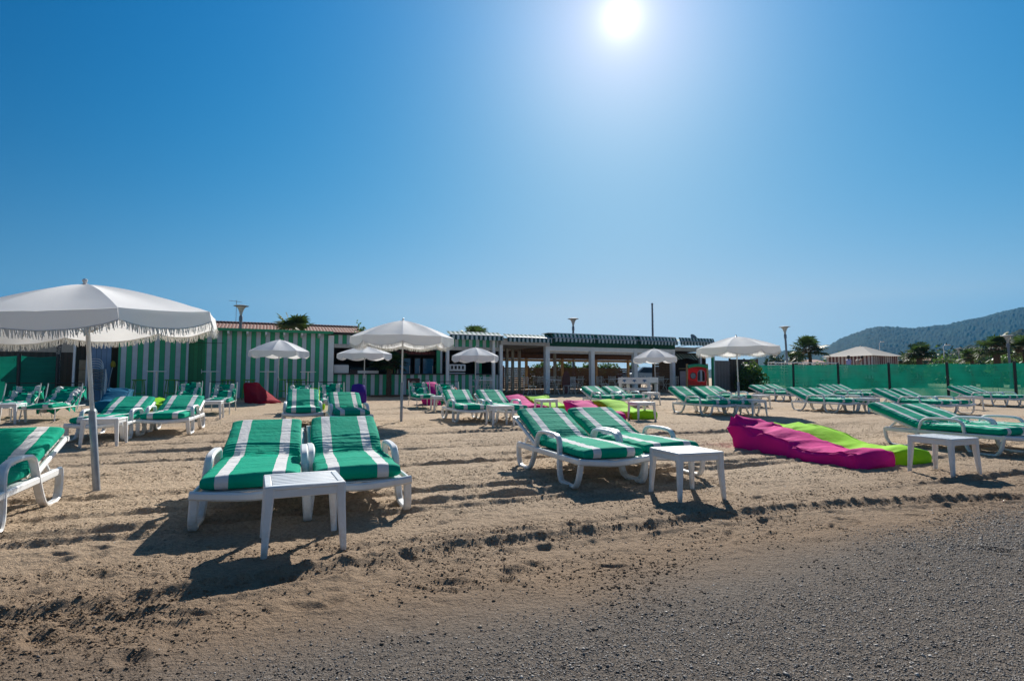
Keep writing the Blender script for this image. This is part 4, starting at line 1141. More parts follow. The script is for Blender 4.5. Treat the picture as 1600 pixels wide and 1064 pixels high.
for i, (px, d_) in enumerate(SX):
    p = at(px, 600, d_)
    if st is None:
        st = thing('bar_stool', '', 'stool')
        MB().rbox(-.19,.19,-.17,.17,.74,.78,.012).build('seat', LIMEWOOD, st)
        for sx in (-1,1):
            for sy in (-1,1): MB().tube([(sx*.13,sy*.12,.74),(sx*.19,sy*.18,0)], .016, 6).build('leg', LIMEWOOD, st, True)
        m = MB()
        for s in (-1,1): m.box(-.165,.165, s*.155-.01, s*.155+.01, .26,.285)
        for s in (-1,1): m.box(s*.165-.01, s*.165+.01, -.155,.155,.30,.325)
        m.build('foot_rail', LIMEWOOD, st); o = st
    else: o = copy_tree(st)
    tag(o, ['lime stool left of the leftmost high table','lime stool between the two left high tables','lime stool right of the second high table, near the red beanbag','lime stool left of the third high table','lime stool right of the third high table','lime stool before the right stripes of the hut','lime stool left of the fourth high table'][i], 'stool', 'lime green bar stools before the hut')
    o.location = (p.x, p.y, gz(p.x, p.y)); o.rotation_euler[2] = TH + i*.4

# ---- terrace furniture
def make_chair():
    o = thing('terrace_chair', '', 'chair')
    MB().rbox(-.21,.21,-.21,.21,.435,.46,.012).build('seat', WMETAL, o)
    for sx in (-1,1):
        MB().tube(smooth_pts([(sx*.2,.2,.44),(sx*.2,.24,.62),(sx*.2,.21,.78),(sx*.2,.27,.90)]), .014, 6).build('back_post', WMETAL, o, True)
        MB().tube(smooth_pts([(sx*.2,.2,.44),(sx*.2,.19,.22),(sx*.2,.27,0)]), .014, 6).build('leg', WMETAL, o, True)
        MB().tube(smooth_pts([(sx*.2,-.2,.44),(sx*.2,-.18,.22),(sx*.2,-.23,0)]), .014, 6).build('leg', WMETAL, o, True)
    m = MB()
    for i in range(4): m.box(-.2,.2,.215+.01*math.sin(i),.235+.01*math.sin(i),.56+i*.09,.60+i*.09)
    m.build('backrest', WMETAL, o); return o
def make_bistro():
    o = thing('terrace_table', '', 'table')
    MB().rbox(-.36,.36,-.36,.36,.72,.745,.01).build('table_top', WHITE, o)
    for sx in (-1,1):
        MB().tube([(sx*.3,-.3,.72),(sx*.3,.3,.02)], .013, 6).build('leg', WMETAL, o, True); MB().tube([(sx*.3,.3,.72),(sx*.3,-.3,.02)], .013, 6).build('leg', WMETAL, o, True)
    MB().tube([(-.3,0,.37),(.3,0,.37)], .010, 6).build('cross_bar', WMETAL, o, True); return o
ch, tb = make_chair(), make_bistro()
CH = [(9.5,-1.0,2.6,'terrace chair by the bar counter left of the white post'),(11.7,-.9,1.7,'terrace chair left of the first terrace table'),(13.9,-.9,-1.5,'terrace chair right of the first terrace table'),
 (14.6,.2,1.6,'terrace chair right of the dark red oval board'),(16.0,1.8,-1.4,'terrace chair behind the second white terrace post'),(16.7,.3,1.5,'terrace chair right of the second white terrace post'),
 (17.5,1.6,.2,'terrace chair behind the table in the middle bay'),(18.9,1.0,-1.6,'terrace chair at the right end of the middle bay'),(12.2,2.4,.5,'terrace chair in the shade under the grey ceiling'),
 (14.9,2.6,0,'terrace chair at the back of the first open bay'),(20.4,1.3,1.5,'terrace chair behind the football table'),(21.6,.6,-1.3,'terrace chair left of the red playhouse'),(8.8,-1.1,-1.7,'terrace chair in front of the coffee machine')]
for i, (t, dp, rz, lab) in enumerate(CH):
    o = ch if i == 0 else copy_tree(ch); tag(o, lab, 'chair', 'white metal chairs on the terrace')
    o.location = W(t, dp, .022 if t > 10.6 and dp > -.5 else -.02); o.rotation_euler[2] = TH + rz
for i in range(16):
    o = copy_tree(ch); tag(o, 'white metal chair among the tables deep under the terrace roof', 'chair', 'white metal chairs deep under the terrace roof')
    o.location = W(14.2 + (i % 8)*1.55 + (.6 if i > 7 else 0), 2.6 + (i // 8)*2.4 + .5*math.sin(i*2.1), .022); o.rotation_euler[2] = TH + i*1.9
TB = [(12.75,-1.15,0,'white folding table with crossed legs before the wide terrace post'),(15.35,.9,.1,'white folding table in the first open bay of the terrace'),(17.6,.8,0,'white folding table in the middle bay of the terrace'),(9.1,-1.3,.1,'white folding table before the bar counter'),(21.3,1.2,0,'white folding table between football table and playhouse'),(15.6,4.5,0,'white folding table deep inside the terrace'),(19.6,2.9,.1,'white folding table behind the right terrace post'),(22.6,4.6,0,'white folding table at the dark right rear of the terrace')]
for i, (t, dp, rz, lab) in enumerate(TB):
    o = tb if i == 0 else copy_tree(tb); tag(o, lab, 'table', 'white folding tables on the terrace')
    o.location = W(t, dp, .022 if dp > -.5 and t > 10.6 else -.02); o.rotation_euler[2] = TH + rz
o = bthing('oval_board', 'dark red oval board standing upright between terrace chairs', 'board', 14.1, -.25, .02)
m = MB(); n = 28; v = []
for s in (-1,1):
    for k in range(n): v.append((.24*math.cos(2*PI*k/n), s*.02, .58 + .56*math.sin(2*PI*k/n)))
m.add(v, [tuple(range(n)), tuple(range(2*n-1, n-1, -1))] + [(k, n+k, n+(k+1)%n, (k+1)%n) for k in range(n)]); m.build('panel', DARKRED, o)
MB().tube([(-.15,.05,.25),(.1,.3,0)], .012, 6).build('prop', DARK, o, True)

# ---- football table
kx, ky = on_ground(1016, 623)
o = thing('football_table', 'white table football game with small blue crests on its side', 'football table', (kx, ky, gz(kx, ky)), R(141))
# local x = long side (towards the back left), local y = short side, pointing away from the camera to the right
LX, LY = 1.5, -.85
def fb(x0,x1,y0,y1,z0,z1): return MB().rbox(min(x0,x1),max(x0,x1),min(y0,y1),max(y0,y1),z0,z1,.012)
fb(0,LX,0,-.03,.62,.90).build('side_panel', WHITE, o); fb(0,LX,LY,LY+.03,.62,.90).build('side_panel', WHITE, o)
fb(0,.03,-.032,LY+.032,.66,.90).build('end_panel', WHITE, o); fb(LX-.03,LX,-.032,LY+.032,.66,.90).build('end_panel', WHITE, o)
fb(.032,LX-.032,-.032,LY+.032,.64,.66).build('pitch', GREENP, o)
for x in (.02, LX-.14):
    for y in (-.005, LY+.125): fb(x, x+.12, y, y-.12, 0, .618).build('leg', WHITE, o)
fb(.02,.06,-.13,LY+.13,.12,.26).build('stretcher', WHITE, o); fb(LX-.06,LX-.02,-.13,LY+.13,.12,.26).build('stretcher', WHITE, o)
fb(.145,LX-.145,-.02,-.06,.34,.44).build('shelf_rail', WHITE, o)
for i in range(8):
    x = .14 + i*.175
    MB().tube([(x,.22 if i % 2 else .06,.80),(x,LY-.06 if i % 2 else LY-.22,.80)], .008, 6).build('rod', STEEL, o, True)
BLUEPRINT = simple('blue_crest_print', (.05,.16,.34), .6)
for x in (.25,.72,1.2):
    m = MB().add([(x-.07,.002,.80),(x+.07,.002,.80),(x+.06,.002,.74),(x,.002,.68),(x-.06,.002,.74)], [(0,1,2,3,4)]); m.add([(x-.12,.003,.765),(x+.12,.003,.765),(x+.10,.003,.74),(x-.10,.003,.74)], [(0,1,2,3)]); m.build('crest', BLUEPRINT, o)

# ---- red playhouse
p = at(1090, 600, 29.8)
o = thing('playhouse', 'toy playhouse front with red panel, round hole, arched window and green top', 'playhouse', (p.x, p.y, gz(p.x, p.y)), R(8))
n = 40
def hole_panel():
    """red panel with a round hole and an arched window cut out, by rows of cells"""
    nx_, nz_ = 56, 52; w, h = 1.04, 1.02; m = MB()
    def solid(x, z):
        if (x+.24)**2 + (z-.52)**2 < .16**2: return False
        if abs(x-.22) < .20 and .22 < z < .62: return False
        if (x-.22)**2 + (z-.62)**2 < .20**2: return False
        return z < h - .10*(x/.52)**2
    for i in range(nx_):
        k = 0
        while k < nz_:
            x = -w/2 + (i+.5)*w/nx_
            if solid(x, (k+.5)*h/nz_):
                k0 = k
                while k < nz_ and solid(x, (k+.5)*h/nz_): k += 1
                m.box(-w/2+i*w/nx_, -w/2+(i+1)*w/nx_, 0, .04, k0*h/nz_, k*h/nz_)
            else: k += 1
    return m
hole_panel().build('front_panel', REDPL, o, loc=(0,0,.42))
m = MB().strap([(.22+.21*math.cos(a), -.005, .62+.21*math.sin(a)) for a in np.linspace(0, PI, 12)], .03, .02, side=(0,1,0)); m.strap([(.01,-.005,.62),(.01,-.005,.21),(.43,-.005,.21),(.43,-.005,.62)], .03, .02, side=(0,1,0))
wf = m.build('window_frame', STEEL, o, True, loc=(0,0,.42)); bx(.20,.235,0,.02,.22,.82).build('mullion', STEEL, wf)
m = MB()
for k in range(n): a = 2*PI*k/n
m.tube([(-.24+.165*math.cos(2*PI*k/24), 0, .52+.165*math.sin(2*PI*k/24)) for k in range(25)], .02, 6, False); m.build('porthole_ring', BLACK, o, True, loc=(0,0,.42))
m = MB().strap([(x, .02, 1.50 - .09*(x/.55)**2) for x in np.linspace(-.56,.56,12)], .30, .16, side=(0,1,0)); m.build('roof', GREENFASC, o, True)
bx(-.52,.52,-.02,.06,.02,.415).build('base_panel', GREENP, o)
for s in (-1,1):
    MB().strap([(s*.62,.02,0),(s*.59,.02,.9),(s*.57,.02,1.58)], .12, .10, side=(0,1,0)).build('post', TAN, o, True)
    bx(s*.55-.05,s*.55+.05,.06,1.0,1.3,1.36).build('side_rail', TAN, o)
bx(-.52,.52,1.0,1.04,.02,1.2).build('rear_panel', simple('pale_blue_panel', (.18,.30,.36), .5), o)

# ================================================================== plants
def leaf_cluster(n, rx, ry, rz, size, seed, c=(0,0,0), shell=.35, lump=.35):
    r = np.random.default_rng(seed)
    d = r.normal(size=(n,3)); d /= np.linalg.norm(d, axis=1)[:,None]
    rad = (shell + (1-shell)*r.random(n)**.5)
    lum = 1 + lump*np.array([vnoise(np.array([a*2.2+seed]), np.array([b*2.2+c_*3]))[0]*2 for a, b, c_ in d])
    C = d*rad[:,None]*lum[:,None]*np.array([rx,ry,rz]) + np.array(c)
    a = r.normal(size=(n,3)); a /= np.linalg.norm(a, axis=1)[:,None]; b = np.cross(a, r.normal(size=(n,3))); b /= np.linalg.norm(b, axis=1)[:,None]
    s = size*r.uniform(.6,1.4,n)[:,None]
    V = np.stack([C - a*s, C + b*s*.45, C + a*s, C - b*s*.45], 1).reshape(-1,3)
    F_ = np.arange(n*4).reshape(-1,4); return V, F_
def bush(name, label, cat, x, y, rx, ry, rz, n, size, mat, seed, group=None, lift=.75):
    o = thing(name, label, cat, (x, y, float(beach(x, y))), 0, group)
    V, F_ = leaf_cluster(n, rx, ry, rz, size, seed, (0,0,rz*lift)); np_mesh('foliage', V, F_, mat, o)
    m = MB(); r = random.Random(seed)
    for _ in range(4): m.tube([(r.uniform(-.1,.1)*rx, r.uniform(-.1,.1), -.1), (r.uniform(-.3,.3)*rx, r.uniform(-.3,.3)*ry, rz*.6), (r.uniform(-.6,.6)*rx, r.uniform(-.6,.6)*ry, rz*1.2)], [.04*rx+.01,.03*rx,.008], 6)
    m.build('stem', BARK, o, True); return o
def palm_crown(n, plen, flen, seed, droop=1.0, up=.9, lo=-.55):
    """fan palm: stalks ending in fans of narrow blades"""
    r = np.random.default_rng(seed); V = []; F_ = []
    for i in range(n):
        az_ = r.uniform(0, 2*PI); e = r.uniform(lo, 1.35)*up; L_ = plen*r.uniform(.75,1.1)
        d = np.array([math.cos(az_)*math.cos(e), math.sin(az_)*math.cos(e), math.sin(e)])
        side = np.array([-math.sin(az_), math.cos(az_), 0]); upv = np.cross(d, side)*-1
        tip = d*L_ + np.array([0,0,-.12*L_*droop*math.cos(e)])
        k = len(V); w = .018
        V += [-side*w, side*w, tip + side*w*.6, tip - side*w*.6]; F_.append((k,k+1,k+2,k+3))
        nb = 15; f_ = flen*r.uniform(.8,1.15)
        for b in range(nb):
            a = (b/(nb-1) - .5)*PI*1.35
            bd = d*math.cos(a) + side*math.sin(a); 
            dr = np.array([0,0,-1.0])*f_*.28*droop*r.uniform(.6,1.3)
            mid = tip + bd*f_*.55 + dr*.2; end = tip + bd*f_*r.uniform(.9,1.05) + dr
            wv = np.cross(bd, upv); wv = wv/(np.linalg.norm(wv)+1e-9)*f_*.075
            k = len(V); V += [tip, mid + wv, end, mid - wv]; F_.append((k,k+1,k+2,k+3))
    return np.array(V), np.array(F_)
def palm(label, x, y, h, n, plen, flen, seed, group='palm trees', tr=.13, up=.9, lo=-.55):
    o = thing('palm_tree', label, 'palm tree', (x, y, float(beach(x, y))), 0, group)
    pts = [(0.03*math.sin(z*1.3+seed)*z/3, .02*z, z) for z in np.linspace(-.2, h, 12)]
    MB().tube(pts, [tr*(1.25 - .35*k/11) + (.012 if k % 2 else 0) for k in range(12)], 10).build('trunk', BARK, o, True)
    V, F_ = palm_crown(n, plen, flen, seed, up=up, lo=lo); V = V + np.array(pts[-1])
    np_mesh('crown', V, F_, PALMLEAF, o)
    if n > 20:
        V2, F2 = palm_crown(16, plen*.6, flen*.8, seed+50, 2.2); V2 = V2*np.array([.8,.8,-.7]) + np.array(pts[-1]) + np.array([0,0,-.1])
        np_mesh('dry_skirt', V2, F2, leafmat('dead_frond_brown_%d' % seed, (.07,.05,.03), (.14,.10,.055)), o)
    return o
def palm_at(label, px, pyc, d_, n, plen, flen, seed, **k):
    p = at(px, pyc, d_); return palm(label, p.x, p.y, p.z - float(beach(p.x, p.y)), n, plen, flen, seed, **k)
palm_at('palm crown rising behind the striped hut roof', 456, 516, 34, 15, .75, .85, 3, up=1.0, lo=.25)
palm_at('palm tips showing above the striped awning of the bar', 742, 530, 40, 14, .75, .8, 5, up=1.0, lo=.25)
palm_at('spreading fan palm right of the leaning lamp post', 1266, 546, 45, 26, .95, .8, 7)
palm_at('bushy palm left of the pale street light', 1437, 552, 46, 34, .75, .7, 9, tr=.2)
palm_at('smaller palm left of the bushy one behind the netting', 1419, 560, 52, 34, .7, .6, 11)
palm_at('low palm between the two lamp posts on the right', 1519, 556, 48, 28, .7, .6, 13)
palm_at('dense dark palm left of the right lamp post', 1558, 545, 44, 36, .95, .8, 15, tr=.22)
palm_at('palm at the right picture edge', 1603, 545, 44, 34, .9, .8, 17, tr=.22)
palm_at('dark little palm left of the spreading one', 1244, 560, 50, 26, .6, .55, 19)
# pot palm in front of the bar
p = W(4.95, -.55, 0)
o = palm('dark palm with thin trunk standing in front of the bar', p.x, p.y, 1.55, 30, .55, .5, 21, tr=.10, up=.8)
for i, (t, dp, rx, rz_, lab) in enumerate([(19.3,12.3,1.3,1.15,'green bush above the back fence of the terrace, leftmost'),(21.3,12.5,1.2,1.2,'yellowish bush above the terrace back fence'),(23.3,12.4,1.3,1.15,'green bush above the terrace back fence, middle bay'),(25.4,12.6,1.2,1.1,'bush behind the right bay of the terrace'),(26.7,11.0,.6,1.1,'bushy plant beside the parked car behind the terrace')]):
    p = W(t, dp); bush('bush', lab, 'bush', p.x, p.y, rx, .8, rz_, 2600, .10, BUSHLEAF, 60+i, 'bushes behind the terrace')
p = W(26.5, -.75); bush('bush', 'leafy green bush before the brown fence beside the fringed parasol', 'bush', p.x, p.y, .95, .6, .95, 1500, .085, BUSHLEAF, 71)
p = at(1318, 556, 62); bush('bush', 'yellow green bush left of the striped tent', 'bush', p.x, p.y, 2.6, 1.5, 1.9, 1400, .22, BUSHLEAF, 73)
p = at(560, 512, 37); bush('tree', 'small tree top left of the middle parasol above the tiled roof end', 'tree', p.x, p.y, .9, .9, 2.3, 1200, .12, BUSHLEAF, 75)
p = at(1213, 556, 60); bush('tree', 'round green tree right of the fringed parasol in the distance', 'tree', p.x, p.y, 1.2, 1.5, 1.9, 900, .2, PINELEAF, 77)
for i, (px, y, w, h) in enumerate([(1408,75,3,2.2),(1455,80,4,2.8),(1485,70,3.2,2.4),(1500,95,5,4.6),(1536,85,5,4.2),(1575,90,6,5.0),(1608,80,5,5),(1290,85,4,2.4),(1470,110,6,4.6),(1545,66,3,2.2),(1590,60,3,2.4)]):
    p = at(px, 575, y); bush('shrub', 'shrub among the palms behind the netting, %s from the left' % ['second','third','fifth','sixth','seventh','ninth','last','first','fourth','eighth','tenth'][i], 'shrub', p.x, p.y, w, 2, h*.75, 900, .3, PINELEAF if i % 2 else BUSHLEAF, 90+i, 'dark shrubs behind the netting')

# ================================================================== farther things
# tiled house behind the hut
p = at(440, 520, 47)
hs = thing('tiled_house', 'house with a long terracotta tiled roof behind the striped hut', 'house', W(2.5, 19, 0), TH)
bx(-22, 4.2, 0, 8, 0, 4.0).build('wall', simple('pale_plaster', (.45,.40,.33), .85), hs)
mb = MB(); n = 150; P = np.zeros((14, n*4+1, 3)); xs_ = np.linspace(-22.3, 4.5, n*4+1)
for i in range(14):
    k = i/13
    P[i,:,0] = xs_; P[i,:,1] = -.5 + 4.5*k; P[i,:,2] = 4.0 + 1.05*k + .05*np.abs(np.sin(xs_/.24*PI)) + .012*(i % 2)
rf = mb.grid(P).build('roof', TILE, hs)
mb = MB(); P2 = P[::-1].copy(); P2[:,:,1] = 8 - (P[::-1][:,:,1]); mb.grid(P2).build('roof', TILE, hs)
MB().tube([(-22.3,4,5.1),(4.5,4,5.1)], .12, 8).build('ridge_tiles', TILE, rf, True)
bx(-9.4,-8.6,2.2,2.9,4.3,5.65).build('chimney', simple('grey_render', (.20,.20,.22), .9), rf)
for x in (-9.2,-8.8): MB().lathe([(.08,0),(.10,.25)], 10, (x,2.5,5.652)).build('chimney_pot', LAMPGREY, rf, True)
p = at(369, 489, 45)
o = thing('tv_aerial', 'thin roof aerial beside the left lamp post above the tiles', 'aerial', p, TH)
MB().tube([(0,0,-.8),(0,0,1.05)], .018, 6).build('mast', LAMPGREY, o, True); m = MB().tube([(-.55,0,1.0),(.4,.1,.92)], .014, 6)
for k in range(6): m.tube([(-.5+k*.16,-.2+.02*k,.99-.016*k),(-.5+k*.16,.2,.99-.016*k)], .009, 5)
m.build('antenna', LAMPGREY, o, True)

def lamp_post(label, px, pyt, d_, w=.40, lean=0):
    p = at(px, pyt, d_); g_ = float(beach(p.x, p.y)); h = p.z - g_
    o = thing('lamp_post', label, 'lamp post', (p.x, p.y, g_), 0, 'funnel headed lamp posts'); o.rotation_euler[1] = lean
    MB().lathe([(.14,0),(.14,.25),(.085,.3),(.075,h-.95),(.10,h-.94),(.10,h-.70),(.06,h-.62)], 14).build('pole', LAMPGREY, o, True)
    m = MB().lathe([(.062,h-.64),(.09,h-.45),(.17,h-.22),(.26,h-.12)], 16); m.build('lens', simple('lamp_lens', (.35,.40,.42), .3), o, True)
    MB().lathe([(.20,h-.115),(w,h-.085),(w+.02,h-.06),(w*.6,h-.015),(.03,h)], 20).build('cap', LAMPGREY, o, True)
lamp_post('lamp post with funnel head above the tiled roof on the left', 377, 476.5, 32)
lamp_post('lamp post above the terrace awnings in the middle', 895.5, 497, 42)
lamp_post('lamp post leaning slightly left beside the spreading fan palm', 1229.5, 509.5, 43, lean=R(-2.2))
lamp_post('lamp post by the palms at the far right', 1576, 523.5, 42, lean=R(-1.5))
lamp_post('small distant lamp post between the right palms', 1498, 544, 66)
o_p = at(1019, 474, 38); o = thing('flag_pole', 'bare dark flag pole above the right end of the terrace', 'flag pole', (o_p.x, o_p.y, float(beach(o_p.x, o_p.y)))); hh = o_p.z - float(beach(o_p.x, o_p.y))
MB().lathe([(.09,0),(.06,hh-.1),(.075,hh-.09),(.075,hh)], 12).build('shaft', LAMPGREY, o, True); MB().lathe([(.2,0),(.2,.04),(.09,.06)], 12).build('base_plate', LAMPGREY, o, True)
for px, py_, d_, lab in ((1474,539,80,'thin white street light right of the bushy palm'),(1374,534,110,'tiny street light above the tent roof')):
    p = at(px, py_, d_); g_ = float(beach(p.x, p.y)); h = p.z - g_
    o = thing('street_light', lab, 'street light', (p.x, p.y, g_), 0, 'street lights in the distance'); MB().tube([(0,0,0),(0,0,h-.2),(.35,0,h)], .06, 6).build('pole', WHITE, o, True); MB().rbox(.2,.95,-.12,.12,h-.03,h+.08,.03).build('lamp_head', WHITE, o)

# striped tent
p = at(1346, 553, 52); tl = at(1298, 556.5, 50); trr = at(1395, 552.5, 50)
o = thing('striped_tent', 'pavilion tent with pale pointed roof and striped walls behind the netting', 'tent', (p.x, p.y, float(beach(p.x, p.y))), R(28))
hw = 2.05; zb = tl.z - float(beach(p.x, p.y)) + .05; zt = at(1345, 540, 50).z - float(beach(p.x, p.y))
c4 = [(-hw,-hw),(hw,-hw),(hw,hw),(-hw,hw)]
m = MB()
for i in range(4):
    a, b = c4[i], c4[(i+1)%4]; N_ = 10; P = np.zeros((8, N_+1, 3))
    for r in range(8):
        k = r/7; kk = k
        for j in range(N_+1):
            q_ = (a[0]+(b[0]-a[0])*j/N_, a[1]+(b[1]-a[1])*j/N_); s = (1-k)*1.16 + k*.14
            P[r,j] = (q_[0]*s, q_[1]*s, zb + (zt-zb)*(k**1.08) - .04*math.sin(j/N_*PI)*(1-k))
    m.grid(P)
m.lathe([(.25,zt-.05),(.03,zt+.12)], 8); m.build('roof', simple('cream_tent_canvas', (.60,.55,.48), .85, var=.06, trans=.15), o, 20)
for i in range(4):
    a, b = c4[i], c4[(i+1)%4]; L_ = 2*hw; N_ = 80; P = np.zeros((5, N_+1, 3))
    for r in range(5):
        for j in range(N_+1): P[r,j] = (-hw + L_*j/N_, .03*math.sin(j*1.1), .02 + (zb-.04)*r/4)
    s = MB().grid(P).build('side_curtain', TENTSTRIPE, o, True); s.location = ((a[0]+b[0])/2, (a[1]+b[1])/2, 0); s.rotation_euler[2] = i*PI/2
for (x, y) in c4: MB().tube([(x,y,0),(x,y,zb)], .05, 8).build('pole', WMETAL, o, True)

# stacks of loungers behind the netting
def flat_lounger():
    o = thing('stacked_lounger', '', 'sun lounger'); m = MB()
    for sx in (-1,1): m.strap([(sx*.32,0,.26),(sx*.32,1.9,.26)], .05, .06)
    m.strap([(-.34,.02,.26),(.34,.02,.26)], .05, .06, side=(0,1,0)); m.strap([(-.34,1.88,.26),(.34,1.88,.26)], .05, .06, side=(0,1,0))
    for i in range(14): m.box(-.31,.31,.1+i*.13,.18+i*.13,.255,.27)
    m.build('bed', PLASTIC, o, True)
    for sx in (-1,1):
        for y in (.2,1.5): MB().strap([(sx*.345,y-.12,.25),(sx*.35,y-.05,.03),(sx*.35,y+.12,.03),(sx*.345,y+.2,.25)], .05, .03).build('leg', PLASTIC, o, True)
    return o
fl = flat_lounger(); first = True
for s, (px, d_) in enumerate([(1205,40),(1240,40.5),(1275,41),(1306,42)]):
    p = at(px, 575, d_)
    for k in range(9 if s != 3 else 8):
        o = fl if first else copy_tree(fl); first = False
        tag(o, ['white lounger frame in the leftmost stack behind the netting','white lounger frame in the second stack behind the netting','white lounger frame in the third stack behind the netting','white lounger frame in the stack nearest the striped tent'][s], 'sun lounger', ['lounger frames in the leftmost stack','lounger frames in the second stack','lounger frames in the third stack','lounger frames in the stack by the tent'][s])
        o.location = (p.x, p.y, float(beach(p.x, p.y)) + k*.20); o.rotation_euler[2] = R(-68) + random.uniform(-.03,.03)
# chairs behind the netting
GCH = simple('green_chair_canvas', (.01,.16,.10), .8)
gc = None
for i, (px, d_) in enumerate([(1543,30),(1606,29.5),(1500,31)]):
    p = at(px, 600, d_)
    if gc is None:
        gc = thing('garden_chair', '', 'chair'); P = np.zeros((8,8,3))
        for a_ in range(8):
            for b_ in range(8): P[a_,b_] = (-.42+.84*b_/7, .25+.12*a_/7, .42 + .68*a_/7*(1 - .12*((b_-3.5)/3.5)**4))
        MB().grid(P).build('backrest', GCH, gc, True); MB().rbox(-.40,.40,-.4,.26,.38,.43,.02).build('seat', GCH, gc)
        for sx in (-1,1):
            for sy in (-.36,.24): MB().tube([(sx*.36,sy,.38),(sx*.38,sy,0)], .018, 6).build('leg', WMETAL, gc, True)
        o = gc
    else: o = copy_tree(gc)
    tag(o, ['green chair seen through the netting, beside the last dark post','green chair seen through the netting at the right picture edge','green chair seen through the netting left of the last dark post'][i], 'chair', 'green chairs behind the netting')
    o.location = (p.x, p.y, float(beach(p.x, p.y))); o.rotation_euler[2] = R(160)

# parked car behind the terrace
p = at(1008, 590, 43)
o = thing('parked_car', 'pale blue car parked behind the terrace, seen between two posts', 'car', (p.x, p.y, float(beach(p.x, p.y))+.12), R(200))
prof = [(-2.0,.35),(-2.05,.62),(-1.95,.85),(-1.35,.95),(-.75,1.42),(.6,1.46),(1.35,1.0),(1.95,.92),(2.05,.6),(2.0,.32)]
CARP = simple('pale_blue_car_paint', (.30,.40,.48), .25, .2, .03); v = []; n = len(prof)
for yy, sc in ((-.82,1),(.82,1)):
    for x, z in prof: v.append((x, yy*(.80 if z > 1.2 else 1), z))
MB().add(v, [tuple(range(n)), tuple(range(2*n-1, n-1, -1))] + [(k, n+k, n+(k+1)%n, (k+1)%n) for k in range(n)]).build('body', CARP, o)
for s in (-1,1):
    MB().add([(-1.12,s*.815,1.0),(1.15,s*.815,1.0),(.55,s*.70,1.39),(-.70,s*.70,1.36)], [(0,1,2,3)]).build('side_window', GLASS, o)
    for x in (-1.25,1.25):
        w_ = MB(); w_.tube([(x,s*.68,.32),(x,s*.86,.32)], .32, 18).build('wheel', BLACK, o, True)
MB().add([(-1.37,-.62,.975),(-1.37,.62,.975),(-.77,.56,1.425),(-.77,-.56,1.425)], [(0,1,2,3)]).build('windscreen', GLASS, o)

# low buildings beyond
for i, (px0, px1, d_, h, c, lab) in enumerate([(1252,1300,75,2.6,(.20,.19,.19),'grey low building behind the spreading fan palm'),(1395,1425,85,2.9,(.13,.15,.18),'dark low building right of the striped tent'),(1455,1482,90,3.6,(.42,.36,.24),'ochre house right of the bushy palm'),(1484,1540,100,2.6,(.22,.11,.09),'reddish low house behind the right palms')]):
    a = at(px0, 575, d_); b = at(px1, 575, d_); g_ = float(beach(a.x, a.y)); w_ = b.x - a.x
    o = thing('low_house', lab, 'house', (a.x, a.y, g_)); bx(0, w_, 0, 6, 0, h).build('wall', simple('house_wall_%d' % i, c, .85), o)
    MB().add([(-.3,-.4,h),(w_+.3,-.4,h),(w_+.3,6.4,h),(-.3,6.4,h),(w_*.1,3,h+.7),(w_*.9,3,h+.7)], [(0,1,5,4),(1,2,5),(2,3,4,5),(3,0,4),(0,3,2,1)]).build('roof', TILE, o)
    bx(w_*.3, w_*.42, -.02, -.003, .9, 1.9).build('window', GLASS, o)

# hills
def hill(name, prof, D, depth, seed, mat, bump, res):
    """prof: (px, py) skyline; a wooded ridge whose crest stands D metres away"""
    pxs = np.array([q[0] for q in prof], float); pys = np.array([q[1] for q in prof], float)
    nu = int((pxs[-1]-pxs[0])/res); us = np.linspace(pxs[0], pxs[-1], nu)
    hs_ = np.interp(us, pxs, (590-pys)/FPX*D)
    for _ in range(3): hs_[1:-1] = (hs_[:-2]+hs_[1:-1]+hs_[2:])/3
    nv = 90; V = np.zeros((nv, nu, 3)); uu = (us-800)/FPX
    for i in range(nv):
        k = i/(nv-1); y = D + depth*(k - .72)*1.0
        f_ = np.sin(np.clip(k/.72, 0, 1)*PI/2)**1.15 if k < .72 else 1 - .8*((k-.72)/.28)**1.5
        x = uu*y; z = hs_*(y/D if k >= .72 else 1)*f_ 
        rug = 1 + .07*fbm(x/ (D*.13) + seed, np.full(nu, y/(D*.10)), 3)*(k < .70)
        tree = bump*(np.abs(fbm(x/(bump*2.2), np.full(nu, y/(bump*2.2)) + seed, 3)) + .4*vnoise(x/(bump*.9), np.full(nu, y/(bump*.9))))
        V[i,:,0] = x; V[i,:,1] = y; V[i,:,2] = np.where(hs_ > 1, z*rug + tree*1.5*np.clip(f_*3, 0, 1) - 1, -3)
    idx = np.arange(nv*nu).reshape(nv, nu)
    Fq = np.stack([idx[:-1,:-1], idx[:-1,1:], idx[1:,1:], idx[1:,:-1]], -1).reshape(-1,4)
    o = np_mesh(name, V.reshape(-1,3), Fq, mat); kind(o, 'structure'); return o
HILLM = simple('wooded_hillside', (.005,.024,.015), .95, var=.45, scale=.02, bump=.3, bscale=.10, spec=.05)
HILLN = simple('pine_slope', (.014,.030,.012), .95, var=.5, scale=.06, bump=.9, bscale=.2, spec=.05)
hill('hills', [(1080,585),(1150,569),(1215,551),(1240,549),(1290,546),(1310,534),(1330,525.5),(1355,517),(1375,513.5),(1400,514),(1425,516.5),(1450,514),(1480,511),(1510,505),(1540,500),(1570,492),(1600,485.5),(1660,478),(1760,470),(1900,480),(2100,540),(2200,580)], 1700, 900, 3, HILLM, 5.0, .8)['label'] = 'blue hazy wooded hill on the right'
hill('hills', [(1440,580),(1470,566),(1490,551),(1510,542),(1530,540),(1555,537),(1575,524),(1600,516),(1650,510),(1750,520),(1850,550),(1900,580)], 480, 200, 8, HILLN, 4.0, 1.1)['label'] = 'nearer dark pine slope at the right edge'

